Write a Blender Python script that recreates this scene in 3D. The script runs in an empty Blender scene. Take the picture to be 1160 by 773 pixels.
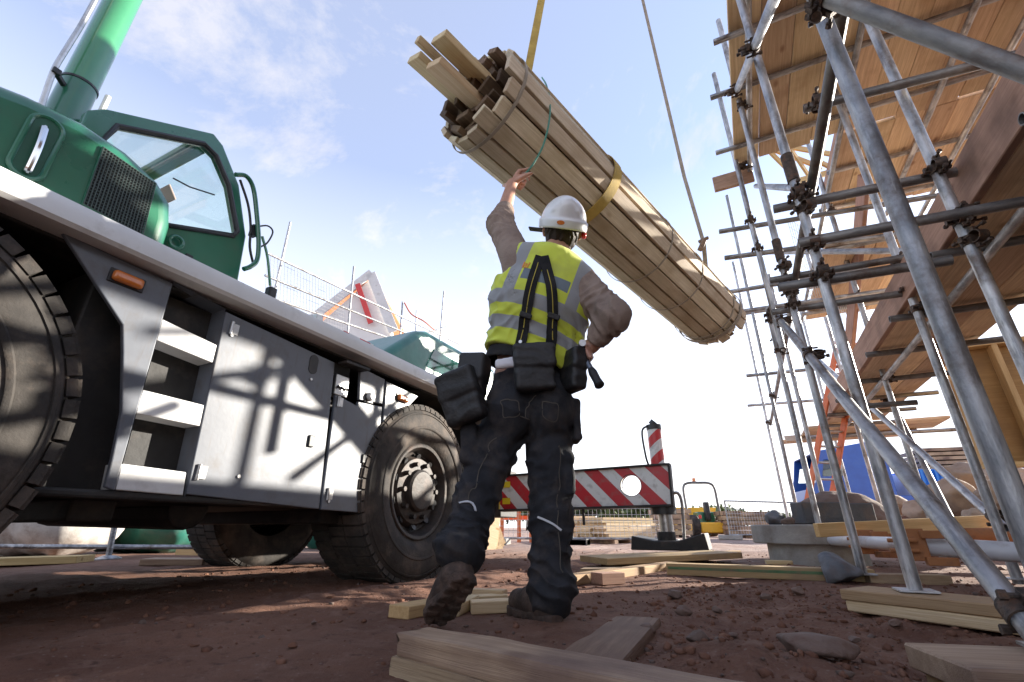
import bpy, bmesh, math, random
import numpy as np
from mathutils import Matrix, Vector
SC = bpy.context.scene
COL = SC.collection
rad = math.radians
# ------------------------------------------------------------------ camera, sky, sun, exposure
FPX, PITCH, CAMH, AZ = 516.0, rad(22.3), 0.30, rad(26)      # focal length in photo pixels, tilt, height, heading
cd = bpy.data.cameras.new('camera'); cam = bpy.data.objects.new('camera', cd); COL.objects.link(cam)
cam.location = (0, 0, CAMH); cam.rotation_euler = (rad(90) + PITCH, 0, AZ)
cd.sensor_width = 36; cd.lens = 36 * FPX / 1160; cd.clip_start = 0.05; cd.clip_end = 3000
SC.camera = cam
SUN_EL, SUN_A = rad(16.5), rad(50)                          # elevation; angle from +X towards +Y
sdir = Vector((math.cos(SUN_EL) * math.cos(SUN_A), math.cos(SUN_EL) * math.sin(SUN_A), math.sin(SUN_EL)))
w = bpy.data.worlds.new('World'); SC.world = w; w.use_nodes = True
wn = w.node_tree.nodes; wl = w.node_tree.links; wn.clear()
def build_sky():
    sky = wn.new('ShaderNodeTexSky'); sky.sky_type = 'NISHITA'; sky.sun_disc = False
    sky.sun_elevation = SUN_EL; sky.sun_rotation = rad(90) - SUN_A
    sky.air_density = 1.0; sky.dust_density = 1.0; sky.ozone_density = 6.0
    tc = wn.new('ShaderNodeTexCoord'); sep = wn.new('ShaderNodeSeparateXYZ'); wl.new(tc.outputs['Generated'], sep.inputs[0])
    zz = wn.new('ShaderNodeMath'); zz.operation = 'ADD'; zz.inputs[1].default_value = 0.22; wl.new(sep.outputs[2], zz.inputs[0])
    zm = wn.new('ShaderNodeMath'); zm.operation = 'MAXIMUM'; zm.inputs[1].default_value = 0.1; wl.new(zz.outputs[0], zm.inputs[0])
    dv = wn.new('ShaderNodeVectorMath'); dv.operation = 'DIVIDE'; wl.new(tc.outputs['Generated'], dv.inputs[0])
    cmb = wn.new('ShaderNodeCombineXYZ')
    for i in range(3): wl.new(zm.outputs[0], cmb.inputs[i])
    wl.new(cmb.outputs[0], dv.inputs[1])
    mp = wn.new('ShaderNodeMapping'); mp.inputs['Scale'].default_value = (1, 1, 0.0); mp.inputs['Location'].default_value = CLOUD_AT; mp.inputs['Rotation'].default_value = (0, 0, 0.5)
    wl.new(dv.outputs[0], mp.inputs[0])
    n1 = wn.new('ShaderNodeTexNoise'); n1.inputs['Scale'].default_value = 1.45; n1.inputs['Detail'].default_value = 10; n1.inputs['Roughness'].default_value = 0.66; n1.inputs['Distortion'].default_value = 0.5
    wl.new(mp.outputs[0], n1.inputs['Vector'])
    r = wn.new('ShaderNodeValToRGB'); r.color_ramp.elements[0].position = 0.43; r.color_ramp.elements[1].position = 0.63
    r.color_ramp.elements[0].color = (0, 0, 0, 1); r.color_ramp.elements[1].color = (0.85, 0.85, 0.85, 1)
    wl.new(n1.outputs['Fac'], r.inputs[0])
    # thin haze that thickens to a white veil near the horizon
    hz = wn.new('ShaderNodeMapRange'); hz.inputs['From Min'].default_value = 0.66; hz.inputs['From Max'].default_value = 0.02
    hz.inputs['To Min'].default_value = 0.0; hz.inputs['To Max'].default_value = 0.96; wl.new(sep.outputs[2], hz.inputs['Value'])
    mx = wn.new('ShaderNodeMath'); mx.operation = 'MAXIMUM'; wl.new(r.outputs[0], mx.inputs[0]); mx.inputs[1].default_value = 0.46
    cl = wn.new('ShaderNodeMix'); cl.data_type = 'RGBA'; wl.new(mx.outputs[0], cl.inputs['Factor'])
    wl.new(sky.outputs[0], cl.inputs['A']); cl.inputs['B'].default_value = SKY_CLOUD
    mix = wn.new('ShaderNodeMix'); mix.data_type = 'RGBA'; wl.new(hz.outputs[0], mix.inputs['Factor'])
    wl.new(cl.outputs['Result'], mix.inputs['A']); mix.inputs['B'].default_value = SKY_WHITE
    bg = wn.new('ShaderNodeBackground'); bg.inputs['Strength'].default_value = SKY_STRENGTH
    wl.new(mix.outputs['Result'], bg.inputs['Color'])
    out = wn.new('ShaderNodeOutputWorld'); wl.new(bg.outputs[0], out.inputs['Surface'])
SKY_WHITE = (3.7, 3.65, 3.7, 1); SKY_CLOUD = (1.95, 1.93, 2.06, 1); SKY_STRENGTH = 0.105; CLOUD_AT = (1.2, 4.1, 0)
build_sky()
sl = bpy.data.lights.new('sun', 'SUN'); sl.energy = 3.2; sl.angle = rad(0.53); sl.color = (1.0, 0.93, 0.82)
so = bpy.data.objects.new('sun', sl); COL.objects.link(so); so.location = sdir * 60
so.rotation_euler = sdir.to_track_quat('Z', 'Y').to_euler()
SC.view_settings.view_transform = 'Standard'; SC.view_settings.look = 'None'; SC.view_settings.gamma = 1.0
SC.view_settings.use_curve_mapping = False; SC.view_settings.exposure = 2.25
try:
    SC.cycles.max_bounces = 8; SC.cycles.transparent_max_bounces = 12
except Exception: pass

# ------------------------------------------------------------------ helpers
_c, _s = math.cos(PITCH), math.sin(PITCH)
def ray(px, py):
    x = (px - 580) / FPX; u = -(py - 386.5) / FPX
    f = _c - u * _s; z = u * _c + _s
    return Vector((x * math.cos(AZ) - f * math.sin(AZ), x * math.sin(AZ) + f * math.cos(AZ), z)), f
def onX(px, py, X): d, _ = ray(px, py); t = X / d.x; return Vector((X, d.y * t, CAMH + d.z * t))
def onY(px, py, Y): d, _ = ray(px, py); t = Y / d.y; return Vector((d.x * t, Y, CAMH + d.z * t))
def onZ(px, py, Z=0.0): d, _ = ray(px, py); t = (Z - CAMH) / d.z; return Vector((d.x * t, d.y * t, Z))
def at(px, py, f): d, ff = ray(px, py); t = f / ff; return Vector((d.x * t, d.y * t, CAMH + d.z * t))
V = Vector
I4 = Matrix.Identity(4)
MW = {}
def props(o, label=None, cat=None, group=None, kind=None):
    if label: o['label'] = label
    if cat: o['category'] = cat
    if group: o['group'] = group
    if kind: o['kind'] = kind
    return o
def thing(name, label, cat, loc=(0, 0, 0), rotz=0.0, group=None):
    o = bpy.data.objects.new(name, None); COL.objects.link(o)
    o.empty_display_size = 0.1; o.location = loc; o.rotation_euler = (0, 0, rotz)
    MW[o] = Matrix.Translation(V(loc)) @ Matrix.Rotation(rotz, 4, 'Z')
    return props(o, label, cat, group)
def frame(p0, p1, up=(0, 0, 1)):
    """matrix with X along p0->p1, Z as near to up as possible, origin at the middle"""
    p0, p1 = V(p0), V(p1); x = (p1 - p0).normalized(); up = V(up)
    if abs(x.dot(up.normalized())) > 0.98: up = V((1, 0, 0)) if abs(x.x) < 0.9 else V((0, 1, 0))
    y = up.cross(x).normalized(); z = x.cross(y)
    m = Matrix((x, y, z)).transposed().to_4x4(); m.translation = (p0 + p1) / 2
    return m
class MB:
    def __init__(s): s.v = []; s.f = []; s.m = []
    def add(s, vs, fs, mi=0):
        b = len(s.v); s.v.extend([tuple(p) for p in vs]); s.f.extend([tuple(i + b for i in f) for f in fs]); s.m.extend([mi] * len(fs)); return s
    def box(s, c, d, mi=0, m=None):
        x, y, z = d[0] / 2, d[1] / 2, d[2] / 2
        vs = [V((c[0] + i * x, c[1] + j * y, c[2] + k * z)) for k in (-1, 1) for j in (-1, 1) for i in (-1, 1)]
        if m is not None: vs = [m @ p for p in vs]
        return s.add(vs, [(0, 2, 3, 1), (4, 5, 7, 6), (0, 1, 5, 4), (2, 6, 7, 3), (0, 4, 6, 2), (1, 3, 7, 5)], mi)
    def bar(s, p0, p1, w_, t_, up=(0, 0, 1), mi=0):
        m = frame(p0, p1, up); return s.box((0, 0, 0), ((V(p1) - V(p0)).length, w_, t_), mi, m)
    def tube(s, p0, p1, r, n=14, r1=None, mi=0, cap=True, hollow=0):
        m = frame(p0, p1); L = (V(p1) - V(p0)).length / 2; r1 = r if r1 is None else r1
        vs = []; fs = []
        def ring(x, rr): vs.extend([m @ V((x, rr * math.cos(2 * math.pi * k / n), rr * math.sin(2 * math.pi * k / n))) for k in range(n)])
        ring(-L, r); ring(L, r1)
        q = lambda a, b, k: (a * n + k, a * n + (k + 1) % n, b * n + (k + 1) % n, b * n + k)
        fs += [q(0, 1, k)[::-1] for k in range(n)]
        if hollow:
            ring(-L, r - hollow); ring(L, r1 - hollow)
            fs += [q(2, 3, k) for k in range(n)] + [q(0, 2, k) for k in range(n)] + [q(1, 3, k)[::-1] for k in range(n)]
        elif cap: fs += [tuple(range(n)), tuple(range(2 * n - 1, n - 1, -1))]
        return s.add(vs, fs, mi)
    def path(s, pts, r, n=8, mi=0, closed=False):
        pts = [V(p) for p in pts]; vs = []; fs = []; N = len(pts); prev = None
        for i, p in enumerate(pts):
            a = pts[(i - 1) % N] if (closed or i > 0) else p; b = pts[(i + 1) % N] if (closed or i < N - 1) else p
            t = (b - a).normalized()
            if prev is None: u = t.orthogonal().normalized()
            else:
                u = prev - t * prev.dot(t); u = u.normalized() if u.length > 1e-6 else t.orthogonal().normalized()
            prev = u; w_ = t.cross(u); rr = r[i] if isinstance(r, (list, tuple)) else r
            vs += [p + (u * math.cos(2 * math.pi * k / n) + w_ * math.sin(2 * math.pi * k / n)) * rr for k in range(n)]
        M_ = N if closed else N - 1
        for i in range(M_):
            j = (i + 1) % N
            fs += [(i * n + k, i * n + (k + 1) % n, j * n + (k + 1) % n, j * n + k) for k in range(n)]
        if not closed: fs += [tuple(range(n - 1, -1, -1)), tuple(range((N - 1) * n, N * n))]
        return s.add(vs, fs, mi)
    def prism(s, poly, off, mi=0, side_mi=None):
        """poly: list of 3-D points of a flat outline; off: extrusion vector"""
        poly = [V(p) for p in poly]; n = len(poly); off = V(off)
        s.add(poly + [p + off for p in poly], [tuple(range(n)), tuple(range(2 * n - 1, n - 1, -1))], mi)
        b = len(s.v) - 2 * n
        for k in range(n):
            s.f.append((b + k, b + n + k, b + n + (k + 1) % n, b + (k + 1) % n)); s.m.append(mi if side_mi is None else side_mi)
        return s
    def lathe(s, prof, m, n=40, mi=0):
        """prof: (axial x, radius); m: frame with X as the axis"""
        vs = []; fs = []
        for (x, r) in prof: vs += [m @ V((x, r * math.cos(2 * math.pi * k / n), r * math.sin(2 * math.pi * k / n))) for k in range(n)]
        for i in range(len(prof) - 1): fs += [(i * n + k, i * n + (k + 1) % n, (i + 1) * n + (k + 1) % n, (i + 1) * n + k) for k in range(n)]
        return s.add(vs, fs, mi)
    def ribbon(s, pts, nrm, w_, t_, mi=0):
        """flat strap along pts, nrm: outward normal per point"""
        N = len(pts); vs = []; fs = []
        for i, p in enumerate(pts):
            a = pts[max(i - 1, 0)]; b = pts[min(i + 1, N - 1)]; t = (V(b) - V(a)).normalized(); nn = V(nrm[i]).normalized(); sd = t.cross(nn).normalized() * w_ / 2; p = V(p)
            vs += [p - sd, p + sd, p + sd + nn * t_, p - sd + nn * t_]
        for i in range(N - 1):
            for k in range(4): fs.append((i * 4 + k, i * 4 + (k + 1) % 4, i * 4 + 4 + (k + 1) % 4, i * 4 + 4 + k))
        fs += [(0, 3, 2, 1), tuple(range(4 * N - 4, 4 * N))]
        return s.add(vs, fs, mi)
    def build(s, name, mats, parent=None, mw=None, smooth=30, bevel=0.0, seg=2, label=None, cat=None, group=None, kind=None, origin=None):
        me = bpy.data.meshes.new(name)
        pm = MW.get(parent, I4) if parent else I4
        if mw is None:
            if parent: inv = pm.inverted(); vs = [inv @ V(p) for p in s.v]; loc = I4
            else:
                if origin is None:
                    a = np.array(s.v); origin = ((a[:, 0].min() + a[:, 0].max()) / 2, (a[:, 1].min() + a[:, 1].max()) / 2, a[:, 2].min())
                vs = [V(p) - V(origin) for p in s.v]; loc = Matrix.Translation(V(origin))
        else: vs = s.v; loc = pm.inverted() @ mw if parent else mw
        me.from_pydata([tuple(p) for p in vs], [], s.f)
        mats = mats if isinstance(mats, (list, tuple)) else [mats]
        for m in mats: me.materials.append(m)
        me.polygons.foreach_set('material_index', s.m)
        bm = bmesh.new(); bm.from_mesh(me); bmesh.ops.recalc_face_normals(bm, faces=bm.faces); bm.to_mesh(me); bm.free()
        if smooth: me.polygons.foreach_set('use_smooth', [True] * len(me.polygons)); me.set_sharp_from_angle(angle=rad(smooth))
        me.update()
        o = bpy.data.objects.new(name, me); COL.objects.link(o)
        if parent: o.parent = parent
        o.matrix_basis = loc; MW[o] = pm @ loc if parent else loc
        if bevel:
            b = o.modifiers.new('bevel', 'BEVEL'); b.width = bevel; b.segments = seg; b.limit_method = 'ANGLE'; b.angle_limit = rad(40); b.harden_normals = False
        return props(o, label, cat, group, kind)
def mesh_np(name, vs, fs, mat, parent=None, smooth=True, local=False, attrs=None, origin=None, **kw):
    """vs in world coordinates unless local"""
    me = bpy.data.meshes.new(name); pm = MW.get(parent, I4) if parent else I4
    vs = np.asarray(vs, dtype=np.float64); loc = I4
    if not local:
        if parent:
            inv = np.array(pm.inverted()); vs = vs @ inv[:3, :3].T + inv[:3, 3]
        else:
            if origin is None: origin = ((vs[:, 0].min() + vs[:, 0].max()) / 2, (vs[:, 1].min() + vs[:, 1].max()) / 2, vs[:, 2].min())
            vs = vs - np.array(origin); loc = Matrix.Translation(V(origin))
    fs = np.asarray(fs, dtype=np.int32); k = fs.shape[1]
    me.vertices.add(len(vs)); me.vertices.foreach_set('co', vs.astype(np.float32).ravel())
    me.loops.add(fs.size); me.loops.foreach_set('vertex_index', fs.ravel())
    me.polygons.add(len(fs)); me.polygons.foreach_set('loop_start', np.arange(0, fs.size, k, dtype=np.int32))
    me.polygons.foreach_set('loop_total', np.full(len(fs), k, dtype=np.int32))
    me.update(calc_edges=True); me.validate()
    if smooth: me.polygons.foreach_set('use_smooth', [True] * len(me.polygons))
    for m in (mat if isinstance(mat, (list, tuple)) else [mat]): me.materials.append(m)
    if attrs:
        for an, av in attrs.items():
            a = me.attributes.new(an, 'FLOAT', 'POINT'); a.data.foreach_set('value', np.asarray(av, dtype=np.float32))
    o = bpy.data.objects.new(name, me); COL.objects.link(o)
    if parent: o.parent = parent
    o.matrix_basis = loc; MW[o] = pm @ loc if parent else loc
    return props(o, **kw)
def copy_tree(o, parent=None):
    c = o.copy(); COL.objects.link(c)
    if parent: c.parent = parent
    for ch in list(o.children): copy_tree(ch, c)
    return c

# ---- value noise and signed-distance modelling
_rs = np.random.RandomState(7); _T = _rs.rand(64, 64, 64).astype(np.float32)
def vnoise(p, sc=1.0, seed=0):
    q = np.asarray(p, dtype=np.float32) * sc + seed * 17.31; i = np.floor(q).astype(np.int64); f = q - i; f = f * f * (3 - 2 * f)
    a = i & 63; b = (i + 1) & 63
    x0, y0, z0 = a[..., 0], a[..., 1], a[..., 2]; x1, y1, z1 = b[..., 0], b[..., 1], b[..., 2]; fx, fy, fz = f[..., 0], f[..., 1], f[..., 2]
    l = lambda u, v_, t: u + (v_ - u) * t
    return l(l(l(_T[x0, y0, z0], _T[x1, y0, z0], fx), l(_T[x0, y1, z0], _T[x1, y1, z0], fx), fy), l(l(_T[x0, y0, z1], _T[x1, y0, z1], fx), l(_T[x0, y1, z1], _T[x1, y1, z1], fx), fy), fz) * 2 - 1
def fbm(p, sc=1.0, oct_=4, seed=0, gain=0.5):
    s_ = 0; a = 1.0; t = 0
    for k in range(oct_): s_ = s_ + a * vnoise(p, sc * 2 ** k, seed + k); t += a; a *= gain
    return s_ / t
def smin(a, b, k):
    h = np.clip(0.5 + 0.5 * (b - a) / k, 0, 1); return b + (a - b) * h - k * h * (1 - h)
def smax(a, b, k): return -smin(-a, -b, k)
def cone(p, a, b, ra, rb, flat=None):
    """tapered capsule; flat=(axis, factor) squashes along axis"""
    a = np.array(a, np.float32); b = np.array(b, np.float32)
    if flat is not None:
        n = np.array(flat[0], np.float32); n /= np.linalg.norm(n); k = 1 / flat[1] - 1
        q = p + ((p - a) @ n)[..., None] * n * k; b = b + np.dot(b - a, n) * n * k
    else: q = p
    d = b - a; t = np.clip(((q - a) @ d) / max(np.dot(d, d), 1e-9), 0, 1)
    r = np.linalg.norm(q - a - t[..., None] * d, axis=-1) - (ra + (rb - ra) * t)
    return r * (flat[1] if flat is not None else 1) if flat is not None else r
def ell(p, c, r, R=None):
    q = p - np.array(c, np.float32)
    if R is not None: q = q @ np.array(R, np.float32)
    r = np.array(r, np.float32); k = np.linalg.norm(q / r, axis=-1); k2 = np.linalg.norm(q / (r * r), axis=-1)
    return k * (k - 1) / np.maximum(k2, 1e-6)
def sbox(p, c, h, rr=0.0, R=None):
    q = p - np.array(c, np.float32)
    if R is not None: q = q @ np.array(R, np.float32)
    d = np.abs(q) - (np.array(h, np.float32) - rr)
    return np.linalg.norm(np.maximum(d, 0), axis=-1) + np.minimum(d.max(-1), 0) - rr
def uni(p, prims, k=0.02):
    d = None
    for pr in prims:
        e = cone(p, *pr); d = e if d is None else smin(d, e, k)
    return d
def surface_net(fn, lo, hi, h):
    """mesh the zero set of fn (points (N,3) -> N) with naive surface nets, evaluating only near the surface"""
    lo = np.array(lo, float); hi = np.array(hi, float); C = 4
    nc = np.maximum(np.ceil((hi - lo) / (h * C)).astype(int), 1)
    g = [lo[i] + (np.arange(nc[i]) + 0.5) * h * C for i in range(3)]
    P = np.stack(np.meshgrid(*g, indexing='ij'), -1).reshape(-1, 3).astype(np.float32)
    Vc = fn(P).reshape(nc)
    near = np.abs(Vc) < h * C * 1.9
    n = nc * C
    val = np.repeat(np.repeat(np.repeat(Vc, C, 0), C, 1), C, 2).astype(np.float32)
    msk = np.repeat(np.repeat(np.repeat(near, C, 0), C, 1), C, 2)
    idx = np.argwhere(msk)
    pts = (lo + (idx + 0.5) * h).astype(np.float32)
    out = np.empty(len(pts), np.float32)
    for k in range(0, len(pts), 400000): out[k:k + 400000] = fn(pts[k:k + 400000])
    val[msk] = out
    val = np.pad(val, 1, constant_values=1.0); n = n + 2; o = lo - 0.5 * h
    ins = val < 0
    corn = [(i, j, k) for i in (0, 1) for j in (0, 1) for k in (0, 1)]
    sl_ = lambda c: tuple(slice(c[a], n[a] - 1 + c[a]) for a in range(3))
    cnt = sum(ins[sl_(c)].astype(np.int8) for c in corn)
    act = (cnt > 0) & (cnt < 8); cells = np.argwhere(act)
    vid = -np.ones(n - 1, np.int64); vid[tuple(cells.T)] = np.arange(len(cells))
    acc = np.zeros((len(cells), 3)); num = np.zeros(len(cells))
    for c1 in corn:
        for ax in range(3):
            if c1[ax]: continue
            c2 = list(c1); c2[ax] = 1
            a = val[tuple((cells + c1).T)]; b = val[tuple((cells + c2).T)]
            x = (a < 0) != (b < 0); t = np.where(x, a / np.where(x, a - b, 1), 0)
            q = np.tile(np.array(c1, float), (len(cells), 1)); q[:, ax] += t
            acc += q * x[:, None]; num += x
    verts = o + (cells + acc / num[:, None] ) * h
    faces = []
    for ax in range(3):
        u, v_ = (ax + 1) % 3, (ax + 2) % 3
        s1 = [slice(1, n[a] - 1) for a in range(3)]; s1[ax] = slice(0, n[ax] - 1); s2 = list(s1); s2[ax] = slice(1, n[ax])
        A = ins[tuple(s1)]; B = ins[tuple(s2)]
        e = np.argwhere(A != B); sg = A[tuple(e.T)]
        e = e + np.array([0 if a == ax else 1 for a in range(3)])
        du = np.zeros(3, int); du[u] = 1; dv = np.zeros(3, int); dv[v_] = 1
        q = np.stack([vid[tuple((e - du - dv).T)], vid[tuple((e - dv).T)], vid[tuple(e.T)], vid[tuple((e - du).T)]], 1)
        q[~sg] = q[~sg][:, ::-1]; faces.append(q)
    F = np.concatenate(faces); F = F[(F >= 0).all(1)]
    return verts, F
def smooth_np(vs, fs, it=2, lam=0.5):
    n = len(vs)
    a = np.concatenate([fs[:, k] for k in range(4)]); b = np.concatenate([fs[:, (k + 1) % 4] for k in range(4)])
    for _ in range(it):
        s_ = np.zeros((n, 3)); c = np.zeros(n)
        for i in range(3): s_[:, i] = np.bincount(a, vs[b, i], n) + np.bincount(b, vs[a, i], n)
        c = np.bincount(a, minlength=n) + np.bincount(b, minlength=n)
        vs = vs + lam * (s_ / np.maximum(c, 1)[:, None] - vs)
    return vs
def sdf_obj(name, fn, lo, hi, h, mat, parent=None, it=2, attrs=None, **kw):
    vs, fs = surface_net(fn, lo, hi, h); vs = smooth_np(vs, fs, it)
    at_ = {k: f(vs.astype(np.float32)) for k, f in attrs.items()} if attrs else None
    return mesh_np(name, vs, fs, mat, parent, attrs=at_, **kw)
def grad(fn, p, e=0.002):
    p = np.asarray(p, np.float32); g = np.zeros_like(p)
    for a in range(3):
        d = np.zeros(3, np.float32); d[a] = e; g[..., a] = fn(p + d) - fn(p - d)
    return g / np.maximum(np.linalg.norm(g, axis=-1, keepdims=True), 1e-6)
def project(fn, p, off=0.0, it=12):
    p = np.array(p, np.float32)
    for _ in range(it): p = p - (fn(p) - off)[..., None] * grad(fn, p) * 0.9
    return p, grad(fn, p)
def resample(pts, n):
    pts = np.array([tuple(p) for p in pts], float); d = np.r_[0, np.cumsum(np.linalg.norm(np.diff(pts, axis=0), axis=1))]
    t = np.linspace(0, d[-1], n); return np.stack([np.interp(t, d, pts[:, a]) for a in range(3)], 1)
def spline(pts, n=10):
    pts = [V(p) for p in pts]; P = [pts[0] * 2 - pts[1]] + pts + [pts[-1] * 2 - pts[-2]]; out = []
    for i in range(1, len(P) - 2):
        for k in range(n):
            t = k / n; a, b, c, d = P[i - 1], P[i], P[i + 1], P[i + 2]
            out.append(0.5 * ((2 * b) + (c - a) * t + (2 * a - 5 * b + 4 * c - d) * t * t + (3 * b - a - 3 * c + d) * t ** 3))
    return out + [pts[-1]]

# ------------------------------------------------------------------ materials
def nt(name):
    m = bpy.data.materials.new(name); m.use_nodes = True; n = m.node_tree.nodes
    return m, n, m.node_tree.links, n['Principled BSDF']
def surf(name, c1, c2, scale=8, rough=0.6, metal=0.0, bump=0.0, bscale=None, stretch=(1, 1, 1), dirt=None, dscale=3, damt=(0.5, 0.7), rand=0.0, rvar=0.1, lo=0.35, hi=0.65, spec=0.5, coat=0.0, bdist=0.01, hue=0.0, streak=None):
    m, n, L, b = nt(name)
    tc = n.new('ShaderNodeTexCoord'); mp = n.new('ShaderNodeMapping'); mp.inputs['Scale'].default_value = stretch
    oi = n.new('ShaderNodeObjectInfo'); ml = n.new('ShaderNodeVectorMath'); ml.operation = 'SCALE'; ml.inputs[0].default_value = (13, 7, 11); L.new(oi.outputs['Random'], ml.inputs['Scale'])
    ad = n.new('ShaderNodeVectorMath'); ad.operation = 'ADD'; L.new(tc.outputs['Object'], ad.inputs[0]); L.new(ml.outputs[0], ad.inputs[1])
    L.new(ad.outputs[0], mp.inputs[0])
    def noise(sc, det=8, vec=mp.outputs[0], ro=0.6):
        x = n.new('ShaderNodeTexNoise'); x.inputs['Scale'].default_value = sc; x.inputs['Detail'].default_value = det; x.inputs['Roughness'].default_value = ro; L.new(vec, x.inputs['Vector']); return x
    n1 = noise(scale); r = n.new('ShaderNodeValToRGB'); e = r.color_ramp.elements
    e[0].position, e[1].position = lo, hi; e[0].color = (*c1, 1); e[1].color = (*c2, 1); L.new(n1.outputs['Fac'], r.inputs[0]); col = r.outputs[0]
    def mixc(fac, a, bcol):
        x = n.new('ShaderNodeMix'); x.data_type = 'RGBA'; L.new(fac, x.inputs['Factor']); L.new(a, x.inputs['A'])
        if isinstance(bcol, tuple): x.inputs['B'].default_value = (*bcol, 1)
        else: L.new(bcol, x.inputs['B'])
        return x.outputs['Result']
    if dirt:
        d = noise(dscale, 10, ad.outputs[0], 0.68); dr = n.new('ShaderNodeValToRGB'); dr.color_ramp.elements[0].position, dr.color_ramp.elements[1].position = damt; L.new(d.outputs['Fac'], dr.inputs[0]); col = mixc(dr.outputs[0], col, dirt)
    if streak:
        m2 = n.new('ShaderNodeMapping'); m2.inputs['Scale'].default_value = streak[1]; L.new(ad.outputs[0], m2.inputs[0]); d = noise(streak[2], 6, m2.outputs[0]); dr = n.new('ShaderNodeValToRGB'); dr.color_ramp.elements[0].position, dr.color_ramp.elements[1].position = streak[3]; L.new(d.outputs['Fac'], dr.inputs[0]); col = mixc(dr.outputs[0], col, streak[0])
    if rand or hue:
        hs = n.new('ShaderNodeHueSaturation'); mr = n.new('ShaderNodeMapRange'); mr.inputs['To Min'].default_value = 1 - rand; mr.inputs['To Max'].default_value = 1 + rand; L.new(oi.outputs['Random'], mr.inputs['Value']); L.new(mr.outputs[0], hs.inputs['Value']); L.new(col, hs.inputs['Color']); col = hs.outputs[0]
        if hue:
            fr = n.new('ShaderNodeMath'); fr.operation = 'FRACT'; mu = n.new('ShaderNodeMath'); mu.operation = 'MULTIPLY'; mu.inputs[1].default_value = 7.3; L.new(oi.outputs['Random'], mu.inputs[0]); L.new(mu.outputs[0], fr.inputs[0])
            m3 = n.new('ShaderNodeMapRange'); m3.inputs['To Min'].default_value = 0.5 - hue; m3.inputs['To Max'].default_value = 0.5 + hue; L.new(fr.outputs[0], m3.inputs['Value']); L.new(m3.outputs[0], hs.inputs['Hue'])
    L.new(col, b.inputs['Base Color'])
    rr = n.new('ShaderNodeMapRange'); rr.inputs['To Min'].default_value = max(rough - rvar, 0.02); rr.inputs['To Max'].default_value = min(rough + rvar, 1); L.new(n1.outputs['Fac'], rr.inputs['Value']); L.new(rr.outputs[0], b.inputs['Roughness'])
    b.inputs['Metallic'].default_value = metal; b.inputs['Specular IOR Level'].default_value = spec; b.inputs['Coat Weight'].default_value = coat; b.inputs['Coat Roughness'].default_value = 0.08
    if bump:
        bn = noise(bscale or scale * 2, 8); bp = n.new('ShaderNodeBump'); bp.inputs['Strength'].default_value = bump; bp.inputs['Distance'].default_value = bdist; L.new(bn.outputs['Fac'], bp.inputs['Height']); L.new(bp.outputs[0], b.inputs['Normal'])
    return m
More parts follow.
